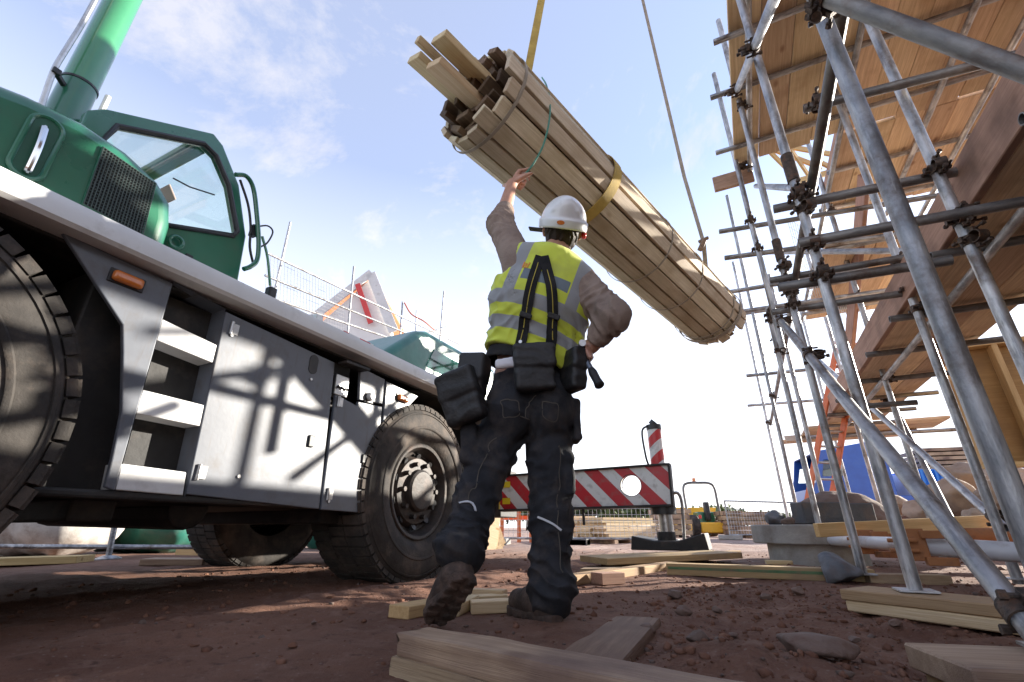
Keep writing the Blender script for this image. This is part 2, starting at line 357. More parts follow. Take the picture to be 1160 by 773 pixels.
def wood(name, c1, c2, dark, rough=0.75, rand=0.18, knots=True, stain=None, stainamt=(0.5, 0.75), hue=0.01, bump=0.25):
    """grain runs along the object's X axis"""
    m, n, L, b = nt(name)
    tc = n.new('ShaderNodeTexCoord'); oi = n.new('ShaderNodeObjectInfo'); ml = n.new('ShaderNodeVectorMath'); ml.operation = 'SCALE'; ml.inputs[0].default_value = (31, 17, 23); L.new(oi.outputs['Random'], ml.inputs['Scale'])
    ad = n.new('ShaderNodeVectorMath'); ad.operation = 'ADD'; L.new(tc.outputs['Object'], ad.inputs[0]); L.new(ml.outputs[0], ad.inputs[1])
    def mapped(s): x = n.new('ShaderNodeMapping'); x.inputs['Scale'].default_value = s; L.new(ad.outputs[0], x.inputs[0]); return x.outputs[0]
    def noise(vec, sc, det=6, dist=0): x = n.new('ShaderNodeTexNoise'); x.inputs['Scale'].default_value = sc; x.inputs['Detail'].default_value = det; x.inputs['Distortion'].default_value = dist; L.new(vec, x.inputs['Vector']); return x.outputs['Fac']
    def ramp(f, a, b_, ca, cb): x = n.new('ShaderNodeValToRGB'); x.color_ramp.elements[0].position = a; x.color_ramp.elements[1].position = b_; x.color_ramp.elements[0].color = (*ca, 1); x.color_ramp.elements[1].color = (*cb, 1); L.new(f, x.inputs[0]); return x.outputs[0]
    def mix(f, a, b_, t='MIX'):
        x = n.new('ShaderNodeMix'); x.data_type = 'RGBA'; x.blend_type = t
        L.new(f, x.inputs['Factor']) if not isinstance(f, float) else setattr(x.inputs['Factor'], 'default_value', f)
        L.new(a, x.inputs['A'])
        if isinstance(b_, tuple): x.inputs['B'].default_value = (*b_, 1)
        else: L.new(b_, x.inputs['B'])
        return x.outputs['Result']
    g = noise(mapped((0.35, 9, 9)), 6, 8, 0.6); col = ramp(g, 0.3, 0.7, c1, c2)
    fine = noise(mapped((1.0, 60, 60)), 8, 4); col = mix(ramp(fine, 0.45, 0.75, (0, 0, 0), (0.55, 0.55, 0.55)), col, dark)
    if knots:
        vo = n.new('ShaderNodeTexVoronoi'); vo.inputs['Scale'].default_value = 5.5; L.new(mapped((0.5, 1, 1)), vo.inputs['Vector']); col = mix(ramp(vo.outputs['Distance'], 0.05, 0.13, (0.8, 0.8, 0.8), (0, 0, 0)), col, dark)
    if stain: col = mix(ramp(noise(mapped((1, 1, 1)), 3.2, 9), *stainamt, (0, 0, 0), (1, 1, 1)), col, stain)
    hs = n.new('ShaderNodeHueSaturation'); mr = n.new('ShaderNodeMapRange'); mr.inputs['To Min'].default_value = 1 - rand; mr.inputs['To Max'].default_value = 1 + rand; L.new(oi.outputs['Random'], mr.inputs['Value']); L.new(mr.outputs[0], hs.inputs['Value']); L.new(col, hs.inputs['Color'])
    fr = n.new('ShaderNodeMath'); fr.operation = 'FRACT'; mu = n.new('ShaderNodeMath'); mu.operation = 'MULTIPLY'; mu.inputs[1].default_value = 9.7; L.new(oi.outputs['Random'], mu.inputs[0]); L.new(mu.outputs[0], fr.inputs[0])
    m3 = n.new('ShaderNodeMapRange'); m3.inputs['To Min'].default_value = 0.5 - hue; m3.inputs['To Max'].default_value = 0.5 + hue; L.new(fr.outputs[0], m3.inputs['Value']); L.new(m3.outputs[0], hs.inputs['Hue'])
    L.new(hs.outputs[0], b.inputs['Base Color']); b.inputs['Roughness'].default_value = rough; b.inputs['Specular IOR Level'].default_value = 0.3
    bp = n.new('ShaderNodeBump'); bp.inputs['Strength'].default_value = bump; bp.inputs['Distance'].default_value = 0.004; L.new(fine, bp.inputs['Height']); L.new(bp.outputs[0], b.inputs['Normal'])
    return m
def striped(name, ca, cb, axis, period, slant, duty=0.5, rough=0.35):
    """diagonal hazard stripes in object space: axis = two indices (along, up)"""
    m, n, L, b = nt(name); tc = n.new('ShaderNodeTexCoord'); sp = n.new('ShaderNodeSeparateXYZ'); L.new(tc.outputs['Object'], sp.inputs[0])
    def mth(op, a, v): x = n.new('ShaderNodeMath'); x.operation = op; L.new(a, x.inputs[0]); (L.new(v, x.inputs[1]) if not isinstance(v, (int, float)) else setattr(x.inputs[1], 'default_value', v)); return x.outputs[0]
    q = mth('ADD', sp.outputs[axis[0]], mth('MULTIPLY', sp.outputs[axis[1]], slant)); q = mth('FLOORED_MODULO', mth('DIVIDE', q, period), 1.0); f = mth('LESS_THAN', q, duty)
    x = n.new('ShaderNodeMix'); x.data_type = 'RGBA'; x.inputs['A'].default_value = (*ca, 1); x.inputs['B'].default_value = (*cb, 1); L.new(f, x.inputs['Factor'])
    nz = n.new('ShaderNodeTexNoise'); nz.inputs['Scale'].default_value = 14; nz.inputs['Detail'].default_value = 9; L.new(tc.outputs['Object'], nz.inputs['Vector']); r = n.new('ShaderNodeValToRGB'); r.color_ramp.elements[0].position = 0.52; r.color_ramp.elements[1].position = 0.8; r.color_ramp.elements[1].color = (0.6, 0.6, 0.6, 1); L.new(nz.outputs['Fac'], r.inputs[0])
    y = n.new('ShaderNodeMix'); y.data_type = 'RGBA'; L.new(r.outputs[0], y.inputs['Factor']); L.new(x.outputs['Result'], y.inputs['A']); y.inputs['B'].default_value = (0.2, 0.16, 0.13, 1)
    L.new(y.outputs['Result'], b.inputs['Base Color']); b.inputs['Roughness'].default_value = rough
    return m
def glass(name, tint=(0.8, 0.9, 0.88), refl=0.12):
    m, n, L, b = nt(name); n.remove(b); out = n['Material Output']
    t = n.new('ShaderNodeBsdfTransparent'); t.inputs[0].default_value = (*tint, 1); g = n.new('ShaderNodeBsdfGlossy'); g.inputs['Roughness'].default_value = 0.03
    fr = n.new('ShaderNodeLayerWeight'); pw_ = n.new('ShaderNodeMath'); pw_.operation = 'POWER'; pw_.inputs[1].default_value = 5.0; L.new(fr.outputs['Facing'], pw_.inputs[0]); ad = n.new('ShaderNodeMath'); ad.operation = 'ADD'; ad.inputs[1].default_value = refl; ad.use_clamp = True; L.new(pw_.outputs[0], ad.inputs[0])
    x = n.new('ShaderNodeMixShader'); L.new(ad.outputs[0], x.inputs[0]); L.new(t.outputs[0], x.inputs[1]); L.new(g.outputs[0], x.inputs[2]); L.new(x.outputs[0], out.inputs[0]); return m
MAT = {}
MAT['steel'] = surf('galvanised_tube', (0.20, 0.21, 0.225), (0.50, 0.50, 0.51), 22, 0.46, 0.6, 0.3, 70, (0.3, 1, 1), dirt=(0.12, 0.09, 0.075), dscale=6, damt=(0.50, 0.70), rand=0.25, rvar=0.2, streak=((0.62, 0.62, 0.61), (0.12, 1, 1), 30, (0.56, 0.70)))
MAT['dark_tube'] = surf('weathered_tube', (0.13, 0.13, 0.135), (0.30, 0.295, 0.285), 18, 0.5, 0.5, 0.2, 60, (0.35, 1, 1), dirt=(0.12, 0.07, 0.045), dscale=6, damt=(0.5, 0.72), rand=0.25)
MAT['coupler'] = surf('rusty_coupler', (0.05, 0.04, 0.035), (0.15, 0.105, 0.08), 40, 0.65, 0.55, 0.4, 90, dirt=(0.16, 0.07, 0.035), dscale=20, damt=(0.55, 0.7))
MAT['deck'] = wood('scaffold_board', (0.58, 0.42, 0.27), (0.78, 0.61, 0.42), (0.32, 0.19, 0.11), rand=0.25, stain=(0.40, 0.26, 0.16), stainamt=(0.52, 0.8), hue=0.012)
MAT['toe'] = wood('toe_board', (0.32, 0.19, 0.13), (0.46, 0.29, 0.21), (0.17, 0.09, 0.06), rand=0.15, stain=(0.15, 0.09, 0.065))
MAT['bundle'] = wood('bundle_board', (0.52, 0.43, 0.29), (0.70, 0.61, 0.46), (0.30, 0.21, 0.12), rand=0.20, stain=(0.40, 0.31, 0.19), hue=0.012)
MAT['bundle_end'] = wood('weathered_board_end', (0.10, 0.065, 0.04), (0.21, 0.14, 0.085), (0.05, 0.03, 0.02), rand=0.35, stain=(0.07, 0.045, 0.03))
MAT['pale'] = wood('fresh_pine', (0.62, 0.47, 0.27), (0.76, 0.62, 0.40), (0.40, 0.22, 0.08), rand=0.12)
MAT['frame'] = wood('frame_timber', (0.50, 0.335, 0.145), (0.64, 0.46, 0.23), (0.30, 0.17, 0.06), rand=0.12, hue=0.008)
MAT['ply'] = wood('sheathing', (0.34, 0.20, 0.08), (0.45, 0.28, 0.12), (0.2, 0.11, 0.045), rand=0.05, stain=(0.25, 0.15, 0.07))
MAT['old'] = wood('muddy_timber', (0.34, 0.235, 0.15), (0.50, 0.37, 0.25), (0.16, 0.095, 0.06), rand=0.15, stain=(0.17, 0.11, 0.085), stainamt=(0.45, 0.66), bump=0.5)
MAT['muddy'] = wood('soil_caked_timber', (0.17, 0.095, 0.065), (0.27, 0.165, 0.115), (0.10, 0.055, 0.04), rand=0.1, stain=(0.15, 0.08, 0.055), stainamt=(0.4, 0.6), bump=0.6)
MAT['joist'] = wood('joist_timber', (0.38, 0.25, 0.13), (0.50, 0.36, 0.20), (0.22, 0.13, 0.06), rand=0.15, stain=(0.24, 0.16, 0.11), stainamt=(0.5, 0.75))
MAT['grey'] = surf('grey_panel', (0.105, 0.116, 0.140), (0.135, 0.148, 0.174), 2.5, 0.38, 0.0, 0.03, 50, dirt=(0.10, 0.092, 0.09), dscale=7, damt=(0.52, 0.75), streak=((0.10, 0.09, 0.085), (1, 5, 0.5), 7, (0.56, 0.8)))
MAT['white'] = surf('white_ledge', (0.62, 0.62, 0.61), (0.74, 0.74, 0.73), 3, 0.4, 0.0, 0.03, 40, dirt=(0.42, 0.40, 0.37), dscale=6, damt=(0.55, 0.8))
MAT['under'] = surf('chassis_black', (0.012, 0.011, 0.011), (0.03, 0.028, 0.026), 6, 0.65, 0.0, 0.2, 25, dirt=(0.09, 0.065, 0.05), dscale=4, damt=(0.52, 0.8))
MAT['green'] = surf('crane_green', (0.016, 0.125, 0.068), (0.022, 0.15, 0.083), 2, 0.3, 0.0, 0.02, 30, dirt=(0.045, 0.11, 0.07), dscale=5, damt=(0.55, 0.9), coat=0.6)
MAT['lgreen'] = surf('boom_green', (0.04, 0.21, 0.09), (0.055, 0.25, 0.11), 2, 0.22, 0.0, coat=0.8, dirt=(0.05, 0.2, 0.1), dscale=5, damt=(0.55, 0.9))
MAT['black'] = surf('black_trim', (0.012, 0.012, 0.013), (0.03, 0.03, 0.031), 12, 0.45, 0, 0.1, 60)
MAT['chrome'] = surf('chrome', (0.6, 0.6, 0.6), (0.75, 0.75, 0.75), 5, 0.15, 1.0)
MAT['alu'] = surf('bare_metal', (0.4, 0.4, 0.4), (0.56, 0.55, 0.54), 9, 0.35, 0.8, dirt=(0.2, 0.18, 0.16), dscale=8, damt=(0.5, 0.8))
MAT['tyre'] = surf('tyre_rubber', (0.030, 0.027, 0.025), (0.055, 0.049, 0.044), 7, 0.8, 0, 0.35, 45, dirt=(0.13, 0.10, 0.08), dscale=5, damt=(0.48, 0.76), spec=0.25)
MAT['rim'] = surf('wheel_rim', (0.018, 0.015, 0.013), (0.045, 0.034, 0.028), 16, 0.6, 0.2, 0.2, 50, dirt=(0.09, 0.06, 0.045), dscale=9, damt=(0.5, 0.75))
MAT['amber'] = surf('amber_lens', (0.62, 0.17, 0.03), (0.7, 0.22, 0.05), 20, 0.25, coat=0.5)
MAT['red'] = surf('red_plastic', (0.6, 0.03, 0.03), (0.66, 0.05, 0.04), 20, 0.3)
MAT['orange'] = surf('orange_paint', (0.62, 0.14, 0.04), (0.70, 0.18, 0.06), 6, 0.5, dirt=(0.3, 0.12, 0.06), dscale=8, damt=(0.55, 0.8))
MAT['rust_orange'] = surf('rusty_orange', (0.34, 0.14, 0.05), (0.48, 0.20, 0.08), 10, 0.65, 0.1, 0.2, 50, dirt=(0.16, 0.085, 0.05), dscale=10, damt=(0.48, 0.7))
MAT['yellow'] = surf('plant_yellow', (0.78, 0.42, 0.03), (0.84, 0.48, 0.04), 5, 0.45, dirt=(0.35, 0.20, 0.06), dscale=5, damt=(0.55, 0.8))
MAT['blue'] = surf('truck_blue', (0.012, 0.075, 0.36), (0.02, 0.10, 0.43), 4, 0.35, dirt=(0.05, 0.10, 0.25), dscale=4, damt=(0.55, 0.85), coat=0.3)
MAT['bblue'] = surf('body_blue', (0.02, 0.19, 0.62), (0.03, 0.23, 0.70), 4, 0.4, dirt=(0.07, 0.18, 0.4), dscale=4, damt=(0.55, 0.85))
MAT['concrete'] = surf('concrete', (0.24, 0.235, 0.22), (0.36, 0.35, 0.33), 6, 0.85, 0, 0.4, 40, dirt=(0.17, 0.14, 0.12), dscale=4, damt=(0.48, 0.75))
MAT['dconcrete'] = surf('dark_concrete', (0.06, 0.062, 0.068), (0.10, 0.10, 0.105), 6, 0.85, 0, 0.4, 40, dirt=(0.13, 0.09, 0.07), dscale=5, damt=(0.5, 0.75))
MAT['stone'] = surf('stone', (0.12, 0.08, 0.065), (0.22, 0.16, 0.13), 5, 0.9, 0, 0.7, 30, dirt=(0.13, 0.075, 0.055), dscale=5, damt=(0.45, 0.68), rand=0.3)
MAT['palestone'] = surf('pale_stone', (0.26, 0.21, 0.175), (0.42, 0.36, 0.30), 4, 0.9, 0, 0.6, 25, dirt=(0.22, 0.15, 0.11), dscale=4, damt=(0.5, 0.72), rand=0.2)
MAT['slate'] = surf('slate_stone', (0.10, 0.11, 0.13), (0.18, 0.19, 0.21), 8, 0.8, 0, 0.5, 35, dirt=(0.17, 0.12, 0.1), dscale=6, damt=(0.55, 0.75))
MAT['clod'] = surf('soil_clod', (0.11, 0.050, 0.032), (0.21, 0.108, 0.072), 9, 0.95, 0, 0.7, 45, rand=0.25, spec=0.2)
MAT['tarp'] = surf('green_tarp', (0.02, 0.125, 0.095), (0.035, 0.17, 0.13), 5, 0.32, 0, 0.15, 20, dirt=(0.10, 0.16, 0.14), dscale=6, damt=(0.5, 0.8))
MAT['bag'] = surf('dirty_sack', (0.40, 0.37, 0.34), (0.52, 0.49, 0.45), 6, 0.8, 0, 0.3, 35, dirt=(0.24, 0.19, 0.16), dscale=5, damt=(0.46, 0.7))
MAT['pvc'] = surf('white_pipe', (0.50, 0.52, 0.56), (0.60, 0.62, 0.66), 5, 0.4, 0, dirt=(0.34, 0.30, 0.28), dscale=7, damt=(0.5, 0.75))
MAT['trunk'] = surf('bark', (0.05, 0.035, 0.025), (0.1, 0.075, 0.055), 10, 0.9, 0, 0.4, 30)
MAT['strap'] = surf('yellow_webbing', (0.40, 0.27, 0.05), (0.54, 0.38, 0.09), 12, 0.8, 0, 0.3, 160, dirt=(0.28, 0.2, 0.07), dscale=9, damt=(0.5, 0.75))
MAT['greyweb'] = surf('grey_webbing', (0.24, 0.2, 0.15), (0.36, 0.31, 0.25), 12, 0.8, 0, 0.3, 160)
MAT['cord'] = surf('green_cord', (0.04, 0.19, 0.13), (0.07, 0.26, 0.19), 40, 0.6, 0, 0.3, 200)
MAT['mesh_wire'] = surf('wire', (0.45, 0.46, 0.47), (0.58, 0.58, 0.58), 20, 0.45, 0.6)
MAT['glass'] = glass('cab_glass', (0.93, 0.97, 0.96), 0.04)
MAT['tglass'] = glass('tinted_glass', (0.25, 0.40, 0.38), 0.08)
# ------------------------------------------------------------------ ground
def gh(x, y):
    """ground height"""
    x = np.asarray(x, float); y = np.asarray(y, float)
    p = np.stack([x, y, np.zeros_like(x)], -1)
    r = np.hypot(x + 0.3, y - 2.5); near = np.clip(1.6 - r / 6, 0, 1)
    z = 0.030 * vnoise(p, 0.7, 3) * np.clip(r / 4, 0.3, 1.5) + 0.012 * vnoise(p, 2.1, 4)
    right = np.clip((x + 0.36) / 0.25, 0, 1) * np.clip((3.2 - y) / 0.8, 0, 1)
    rough_ = near * (0.35 + 0.65 * right)
    z = z + rough_ * (0.030 * np.maximum(fbm(p, 4.5, 3, 11), -0.25) + 0.020 * fbm(p, 13, 3, 5) + 0.012 * (1 - np.abs(vnoise(p, 24, 9))))
    left = np.clip((-0.9 - x) / 0.8, 0, 1)
    z = z + near * left * 0.008 * fbm(np.stack([x * 1.0, y * 0.35, np.zeros_like(x)], -1), 7, 3, 8)
    z = z + 0.07 * np.exp(-((x + 0.10) ** 2 / 0.05 + (y - 1.30) ** 2 / 0.03)) * right
    z = z - 0.02 * right
    wob = 0.05 * vnoise(np.stack([np.zeros_like(x), y * 0.6, np.zeros_like(x)], -1), 1.0, 21)
    for cx in (-1.42, -1.98, -2.6):
        e = np.exp(-(((x - cx - wob) / 0.13) ** 4)); z = z - near * e * (0.014 - 0.006 * (np.sin(y * 48 + np.abs(x - cx - wob) * 60) > 0.3)) + near * 0.012 * np.exp(-((np.abs(x - cx - wob) - 0.17) / 0.035) ** 2) * (0.6 + 0.6 * vnoise(p, 9, 31))
    return z
def ground():
    def axis(c, half, d, R, g):
        a = list(np.arange(0, half, d)); s_ = d
        while a[-1] < R: s_ *= g; a.append(a[-1] + s_)
        a = np.array(a); return c + np.r_[-a[:0:-1], a]
    gx = axis(-0.7, 3.0, 0.018, 1800, 1.13); gy = axis(2.4, 2.6, 0.018, 1800, 1.13)
    X, Y = np.meshgrid(gx, gy, indexing='ij'); Z = gh(X, Y)
    n, m = X.shape; vs = np.stack([X, Y, Z], -1).reshape(-1, 3); i = np.arange(n * m).reshape(n, m)
    fs = np.stack([i[:-1, :-1], i[1:, :-1], i[1:, 1:], i[:-1, 1:]], -1).reshape(-1, 4)
    mt, nn, L, b = nt('red_brown_soil'); tc = nn.new('ShaderNodeTexCoord')
    def noise(sc, det=10, ro=0.65): x = nn.new('ShaderNodeTexNoise'); x.inputs['Scale'].default_value = sc; x.inputs['Detail'].default_value = det; x.inputs['Roughness'].default_value = ro; L.new(tc.outputs['Object'], x.inputs['Vector']); return x.outputs['Fac']
    def ramp(f, a, c, ca, cb): x = nn.new('ShaderNodeValToRGB'); x.color_ramp.elements[0].position = a; x.color_ramp.elements[1].position = c; x.color_ramp.elements[0].color = (*ca, 1); x.color_ramp.elements[1].color = (*cb, 1); L.new(f, x.inputs[0]); return x.outputs[0]
    def mix(f, a, c): x = nn.new('ShaderNodeMix'); x.data_type = 'RGBA'; L.new(f, x.inputs['Factor']); L.new(a, x.inputs['A']); (x.inputs['B'].__setattr__('default_value', (*c, 1)) if isinstance(c, tuple) else L.new(c, x.inputs['B'])); return x.outputs['Result']
    col = ramp(noise(1.6), 0.35, 0.68, (0.130, 0.062, 0.041), (0.235, 0.126, 0.086))
    col = mix(ramp(noise(9), 0.52, 0.72, (0, 0, 0), (0.75, 0.75, 0.75)), col, (0.26, 0.16, 0.12))
    col = mix(ramp(noise(28, 6), 0.56, 0.70, (0, 0, 0), (0.7, 0.7, 0.7)), col, (0.06, 0.030, 0.021))
    vo = nn.new('ShaderNodeTexVoronoi'); vo.inputs['Scale'].default_value = 42; L.new(tc.outputs['Object'], vo.inputs['Vector'])
    col = mix(ramp(vo.outputs['Distance'], 0.10, 0.18, (0.55, 0.55, 0.55), (0, 0, 0)), col, (0.26, 0.19, 0.16))
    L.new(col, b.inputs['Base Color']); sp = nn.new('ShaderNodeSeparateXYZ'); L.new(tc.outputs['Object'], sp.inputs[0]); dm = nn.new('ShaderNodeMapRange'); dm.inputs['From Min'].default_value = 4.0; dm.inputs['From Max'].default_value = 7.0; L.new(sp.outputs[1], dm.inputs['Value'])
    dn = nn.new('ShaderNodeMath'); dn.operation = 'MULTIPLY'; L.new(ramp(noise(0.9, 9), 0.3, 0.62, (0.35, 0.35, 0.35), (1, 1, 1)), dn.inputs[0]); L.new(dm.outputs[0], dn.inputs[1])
    col = mix(dn.outputs[0], col, ramp(noise(6), 0.35, 0.7, (0.30, 0.215, 0.18), (0.42, 0.32, 0.275))); L.new(col, b.inputs['Base Color'])  # farther soil drier and paler; part of its sunlit brightness is in this colour
    b.inputs['Roughness'].default_value = 0.92; b.inputs['Specular IOR Level'].default_value = 0.25
    ad = nn.new('ShaderNodeMath'); L.new(noise(45, 8), ad.inputs[0]); L.new(noise(150, 4), ad.inputs[1]); bp = nn.new('ShaderNodeBump'); bp.inputs['Strength'].default_value = 0.75; bp.inputs['Distance'].default_value = 0.012; L.new(ad.outputs[0], bp.inputs['Height']); L.new(bp.outputs[0], b.inputs['Normal'])
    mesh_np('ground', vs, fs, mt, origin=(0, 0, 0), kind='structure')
ground()
def gz(x, y): return float(gh(np.array([x]), np.array([y]))[0])
def G(p, dz=0.0): return V((p[0], p[1], gz(p[0], p[1]) + dz))
# ------------------------------------------------------------------ scaffold
scaf = thing('scaffold', 'tall galvanised tube scaffold with boarded platforms standing to the right of the worker', 'scaffold', (0.9, 3.5, 0))
R_ = 0.02415
def tb(name, p0, p1, parent=scaf, mat='steel', r=R_):
    p0, p1 = V(p0), V(p1); L = (p1 - p0).length
    return MB().tube((-L / 2, 0, 0), (L / 2, 0, 0), r, 20, hollow=0.0045).build(name, MAT[mat], parent, mw=frame(p0, p1), smooth=40)
_clamp = None
def clamp(p, along=(0, 0, 1), across=(1, 0, 0), parent=scaf, s=0.86, name='coupler'):
    """right-angle coupler: two half bands, two T bolts and nuts"""
    global _clamp
    x = V(along).normalized(); z = V(across); z = (z - x * z.dot(x)).normalized(); y = z.cross(x)
    m = Matrix((x, y, z)).transposed().to_4x4() @ Matrix.Scale(s, 4); m.translation = V(p)
    if _clamp is None:
        b = MB(); X = V((1, 0, 0)); f0 = I4
        b.lathe([(-0.026, 0.029), (-0.026, 0.0345), (-0.019, 0.0345), (0.019, 0.0345), (0.026, 0.0345), (0.026, 0.029)], Matrix.Identity(4), 18)
        f1 = Matrix(((0, -1, 0), (1, 0, 0), (0, 0, 1))).to_4x4(); f1 = Matrix.Translation((0, 0.052, 0)) @ Matrix.Rotation(rad(90), 4, 'Y')
        b.lathe([(-0.026, 0.029), (-0.026, 0.0345), (-0.019, 0.0345), (0.019, 0.0345), (0.026, 0.0345), (0.026, 0.029)], f1, 18)
        b.box((0, 0.026, 0), (0.05, 0.02, 0.05))
        for sx in (-1, 1):
            b.box((0, 0.012, 0.046 * sx), (0.03, 0.022, 0.026)); b.tube((0, -0.03, 0.048 * sx), (0, 0.055, 0.048 * sx), 0.0062, 8); b.tube((0, -0.036, 0.048 * sx), (0, -0.020, 0.048 * sx), 0.012, 6)
            b.box((0.046 * sx, 0.045, 0), (0.024, 0.02, 0.03)); b.tube((0.048 * sx, 0.005, 0), (0.048 * sx, 0.105, 0), 0.0062, 8); b.tube((0.048 * sx, 0.088, 0), (0.048 * sx, 0.104, 0), 0.012, 6)
        _clamp = b.build(name, MAT['coupler'], parent, mw=m, smooth=35); _clamp['proto'] = 0; del _clamp['proto']
        return _clamp
    c = _clamp.copy(); COL.objects.link(c); c.parent = parent; c.matrix_basis = MW[parent].inverted() @ m; c.name = name
    return c
Z3 = (0, 0, 1)
STD = {'A': (0.51, 1.39), 'B': (0.515, 2.42), 'C': (0.53, 3.53), 'D': (0.53, 5.05), 'E': (0.56, 7.3), 'F': (0.56, 9.3)}
INN = {'A': (1.02, 1.30), 'B': (1.08, 2.43), 'C': (1.20, 3.555), 'D': (1.37, 5.28), 'E': (1.45, 7.3), 'F': (1.5, 9.3)}
TOPS = {'A': 4.6, 'B': 4.9, 'C': 4.9, 'D': 2.45, 'E': 5.6, 'F': 5.4}
for k, (x, y) in STD.items():
    tb('standard', (x, y, 0.085 if k in 'AB' else 0.06), (x, y, TOPS[k]))
for k, (x, y) in INN.items(): tb('standard', (x, y, 0.03), (x, y, 4.6 if k != 'A' else 4.4))
tb('standard', (0.50, 4.36, 1.75), (0.47, 4.30, 5.1)); tb('standard', (0.75, 6.2, 0.05), (0.75, 6.2, 3.4)); tb('standard', (0.98, 6.6, 0.05), (0.98, 6.6, 2.6))
def transom(p, q, mat='dark_tube', ends=()):
    tb('transom', p, q, mat=mat)
    for e in ends: clamp(e, Z3, (V(q) - V(p)))
transom((0.64, 2.36, 2.44), (2.2, 2.36, 2.28), ends=[(0.70, 2.36, 2.43)])
transom((0.40, 2.48, 1.93), (2.05, 2.48, 1.83), ends=[STD['B'] + (1.93,), INN['B'] + (1.89,)])
transom((0.45, 2.37, 1.625), (1.75, 2.37, 1.565), ends=[STD['B'] + (1.62,), INN['B'] + (1.59,)])
transom((0.33, 2.48, 1.455), (1.02, 2.48, 1.43), ends=[STD['B'] + (1.45,)])
transom((0.42, 3.47, 1.985), (1.75, 3.47, 1.945), ends=[STD['C'] + (1.98,), INN['C'] + (1.96,)])
transom((0.40, 3.61, 1.79), (1.40, 3.61, 1.76), ends=[STD['C'] + (1.79,), INN['C'] + (1.77,)])
transom((0.20, 4.41, 2.78), (2.2, 4.6, 2.68), 'steel', [(0.49, 4.36, 2.77), INN['D'] + (3.19,)])
transom((0.20, 4.42, 3.10), (2.2, 4.6, 3.02), 'steel', [(0.485, 4.35, 3.09), INN['D'] + (3.55,)])
transom((0.22, 5.20, 2.78), (1.5, 5.20, 2.74), 'steel', [STD['D'] + (2.30,)])
transom((0.20, 5.20, 2.52), (1.9, 5.20, 2.46), 'steel', [(0.53, 5.05, 2.36), INN['D'] + (2.48,)])
transom((0.3, 7.37, 2.4), (1.9, 7.37, 2.36), 'steel'); transom((0.3, 7.37, 3.4), (1.9, 7.37, 3.36), 'steel'); transom((0.3, 9.37, 2.4), (2.2, 9.37, 2.36), 'steel')
for y in (0.4, 1.2, 2.05, 2.85, 3.37, 4.08): transom((0.30 if y > 3 else 0.36, y, 3.80), (3.02, y, 3.78), 'steel')
for y in (4.9, 5.6): transom((1.35, y, 3.80), (3.05, y, 3.78), 'steel')
for y in (4.9, 5.7, 6.5): transom((1.05, y, 2.885), (2.15, y, 2.88), 'steel')
for y in (1.9, 2.9, 3.8, 4.6, 5.5, 6.3, 7.1, 7.9): transom((1.12, y, 1.665), (2.05, y, 1.655))
transom((0.98, 5.12, 1.34), (1.5, 5.12, 1.33)); transom((0.9, 7.45, 1.45), (2.6, 7.45, 1.42), 'steel')
# ledgers and guard rails along the scaffold
def ledger(p, q, mat='steel', name='ledger'): return tb(name, p, q, mat=mat)
ledger((0.572, -1.2, 1.93), (0.585, 3.9, 1.98), 'dark_tube'); ledger((0.61, 4.0, 2.03), (0.62, 9.6, 2.06))
ledger((1.32, 1.1, 1.62), (1.40, 8.2, 1.60)); ledger((1.28, -0.5, 1.55), (1.24, 2.2, 1.60))
ledger((2.05, -1.0, 3.742), (2.05, 8.8, 3.742)); ledger((2.42, -1.0, 3.742), (2.42, 8.8, 3.742)); ledger((0.58, -1.0, 3.742), (0.60, 4.5, 3.742)); ledger((1.30, -1, 3.742), (1.42, 9, 3.742))
for k in 'ABCD': clamp(STD[k] + (1.96,), Z3, (0, 1, 0)); clamp((STD[k][0], STD[k][1] if k != 'D' else 4.33, 3.75), Z3, (0, 1, 0)); clamp((INN[k][0], INN[k][1], 3.75), Z3, (0, 1, 0))
for k in 'EF': clamp(STD[k] + (2.05,), Z3, (0, 1, 0))
for k in 'ABCD': clamp((INN[k][0], INN[k][1], 1.62), Z3, (0, 1, 0))
for p in ((0.515, 2.42, 1.84), (0.53, 3.53, 1.88), (0.53, 3.53, 2.10), (0.56, 5.25, 2.15), (1.08, 2.43, 1.48)): clamp(p, Z3, (1, 0.5, 0))
# sleeve joints in the standards
for k, z in (('B', 2.12), ('C', 2.25)):
    x, y = STD[k]; MB().lathe([(-0.09, 0.0245), (-0.09, 0.031), (0.09, 0.031), (0.09, 0.0245)], frame((x, y, z - 0.1), (x, y, z + 0.1)), 18).build('joint_sleeve', MAT['coupler'], scaf)
# braces
def brace(p, q, mat='steel', cl=()):
    tb('brace', p, q, mat=mat)
    for t in cl: P = V(p).lerp(V(q), t); clamp(P, V(q) - V(p), (0, 0, 1))
brace((0.455, 3.86, 1.855), (0.455, 1.28, 0.06), 'steel', [0.06, 0.36, 0.955])
brace((0.455, 1.245, 1.875), (1.5, 1.285, 0.20), 'dark_tube', [0.02])
brace((0.462, 1.35, 2.20), (0.462, 3.14, 3.52), 'steel', [0.45, 0.95])
brace((1.20, 9.6, 3.88), (1.235, 3.58, 0.30), 'steel', [0.985])
brace((0.62, 5.3, 3.25), (1.36, 3.6, 2.05), 'steel'); brace((1.45, 5.0, 0.2), (1.6, 6.2, 1.62), 'dark_tube', [0.97])
brace((0.62, 4.45, 3.55), (0.60, 2.46, 1.98), 'steel'); brace((1.15, 5.28, 1.95), (1.6, 7.8, 3.7), 'steel')
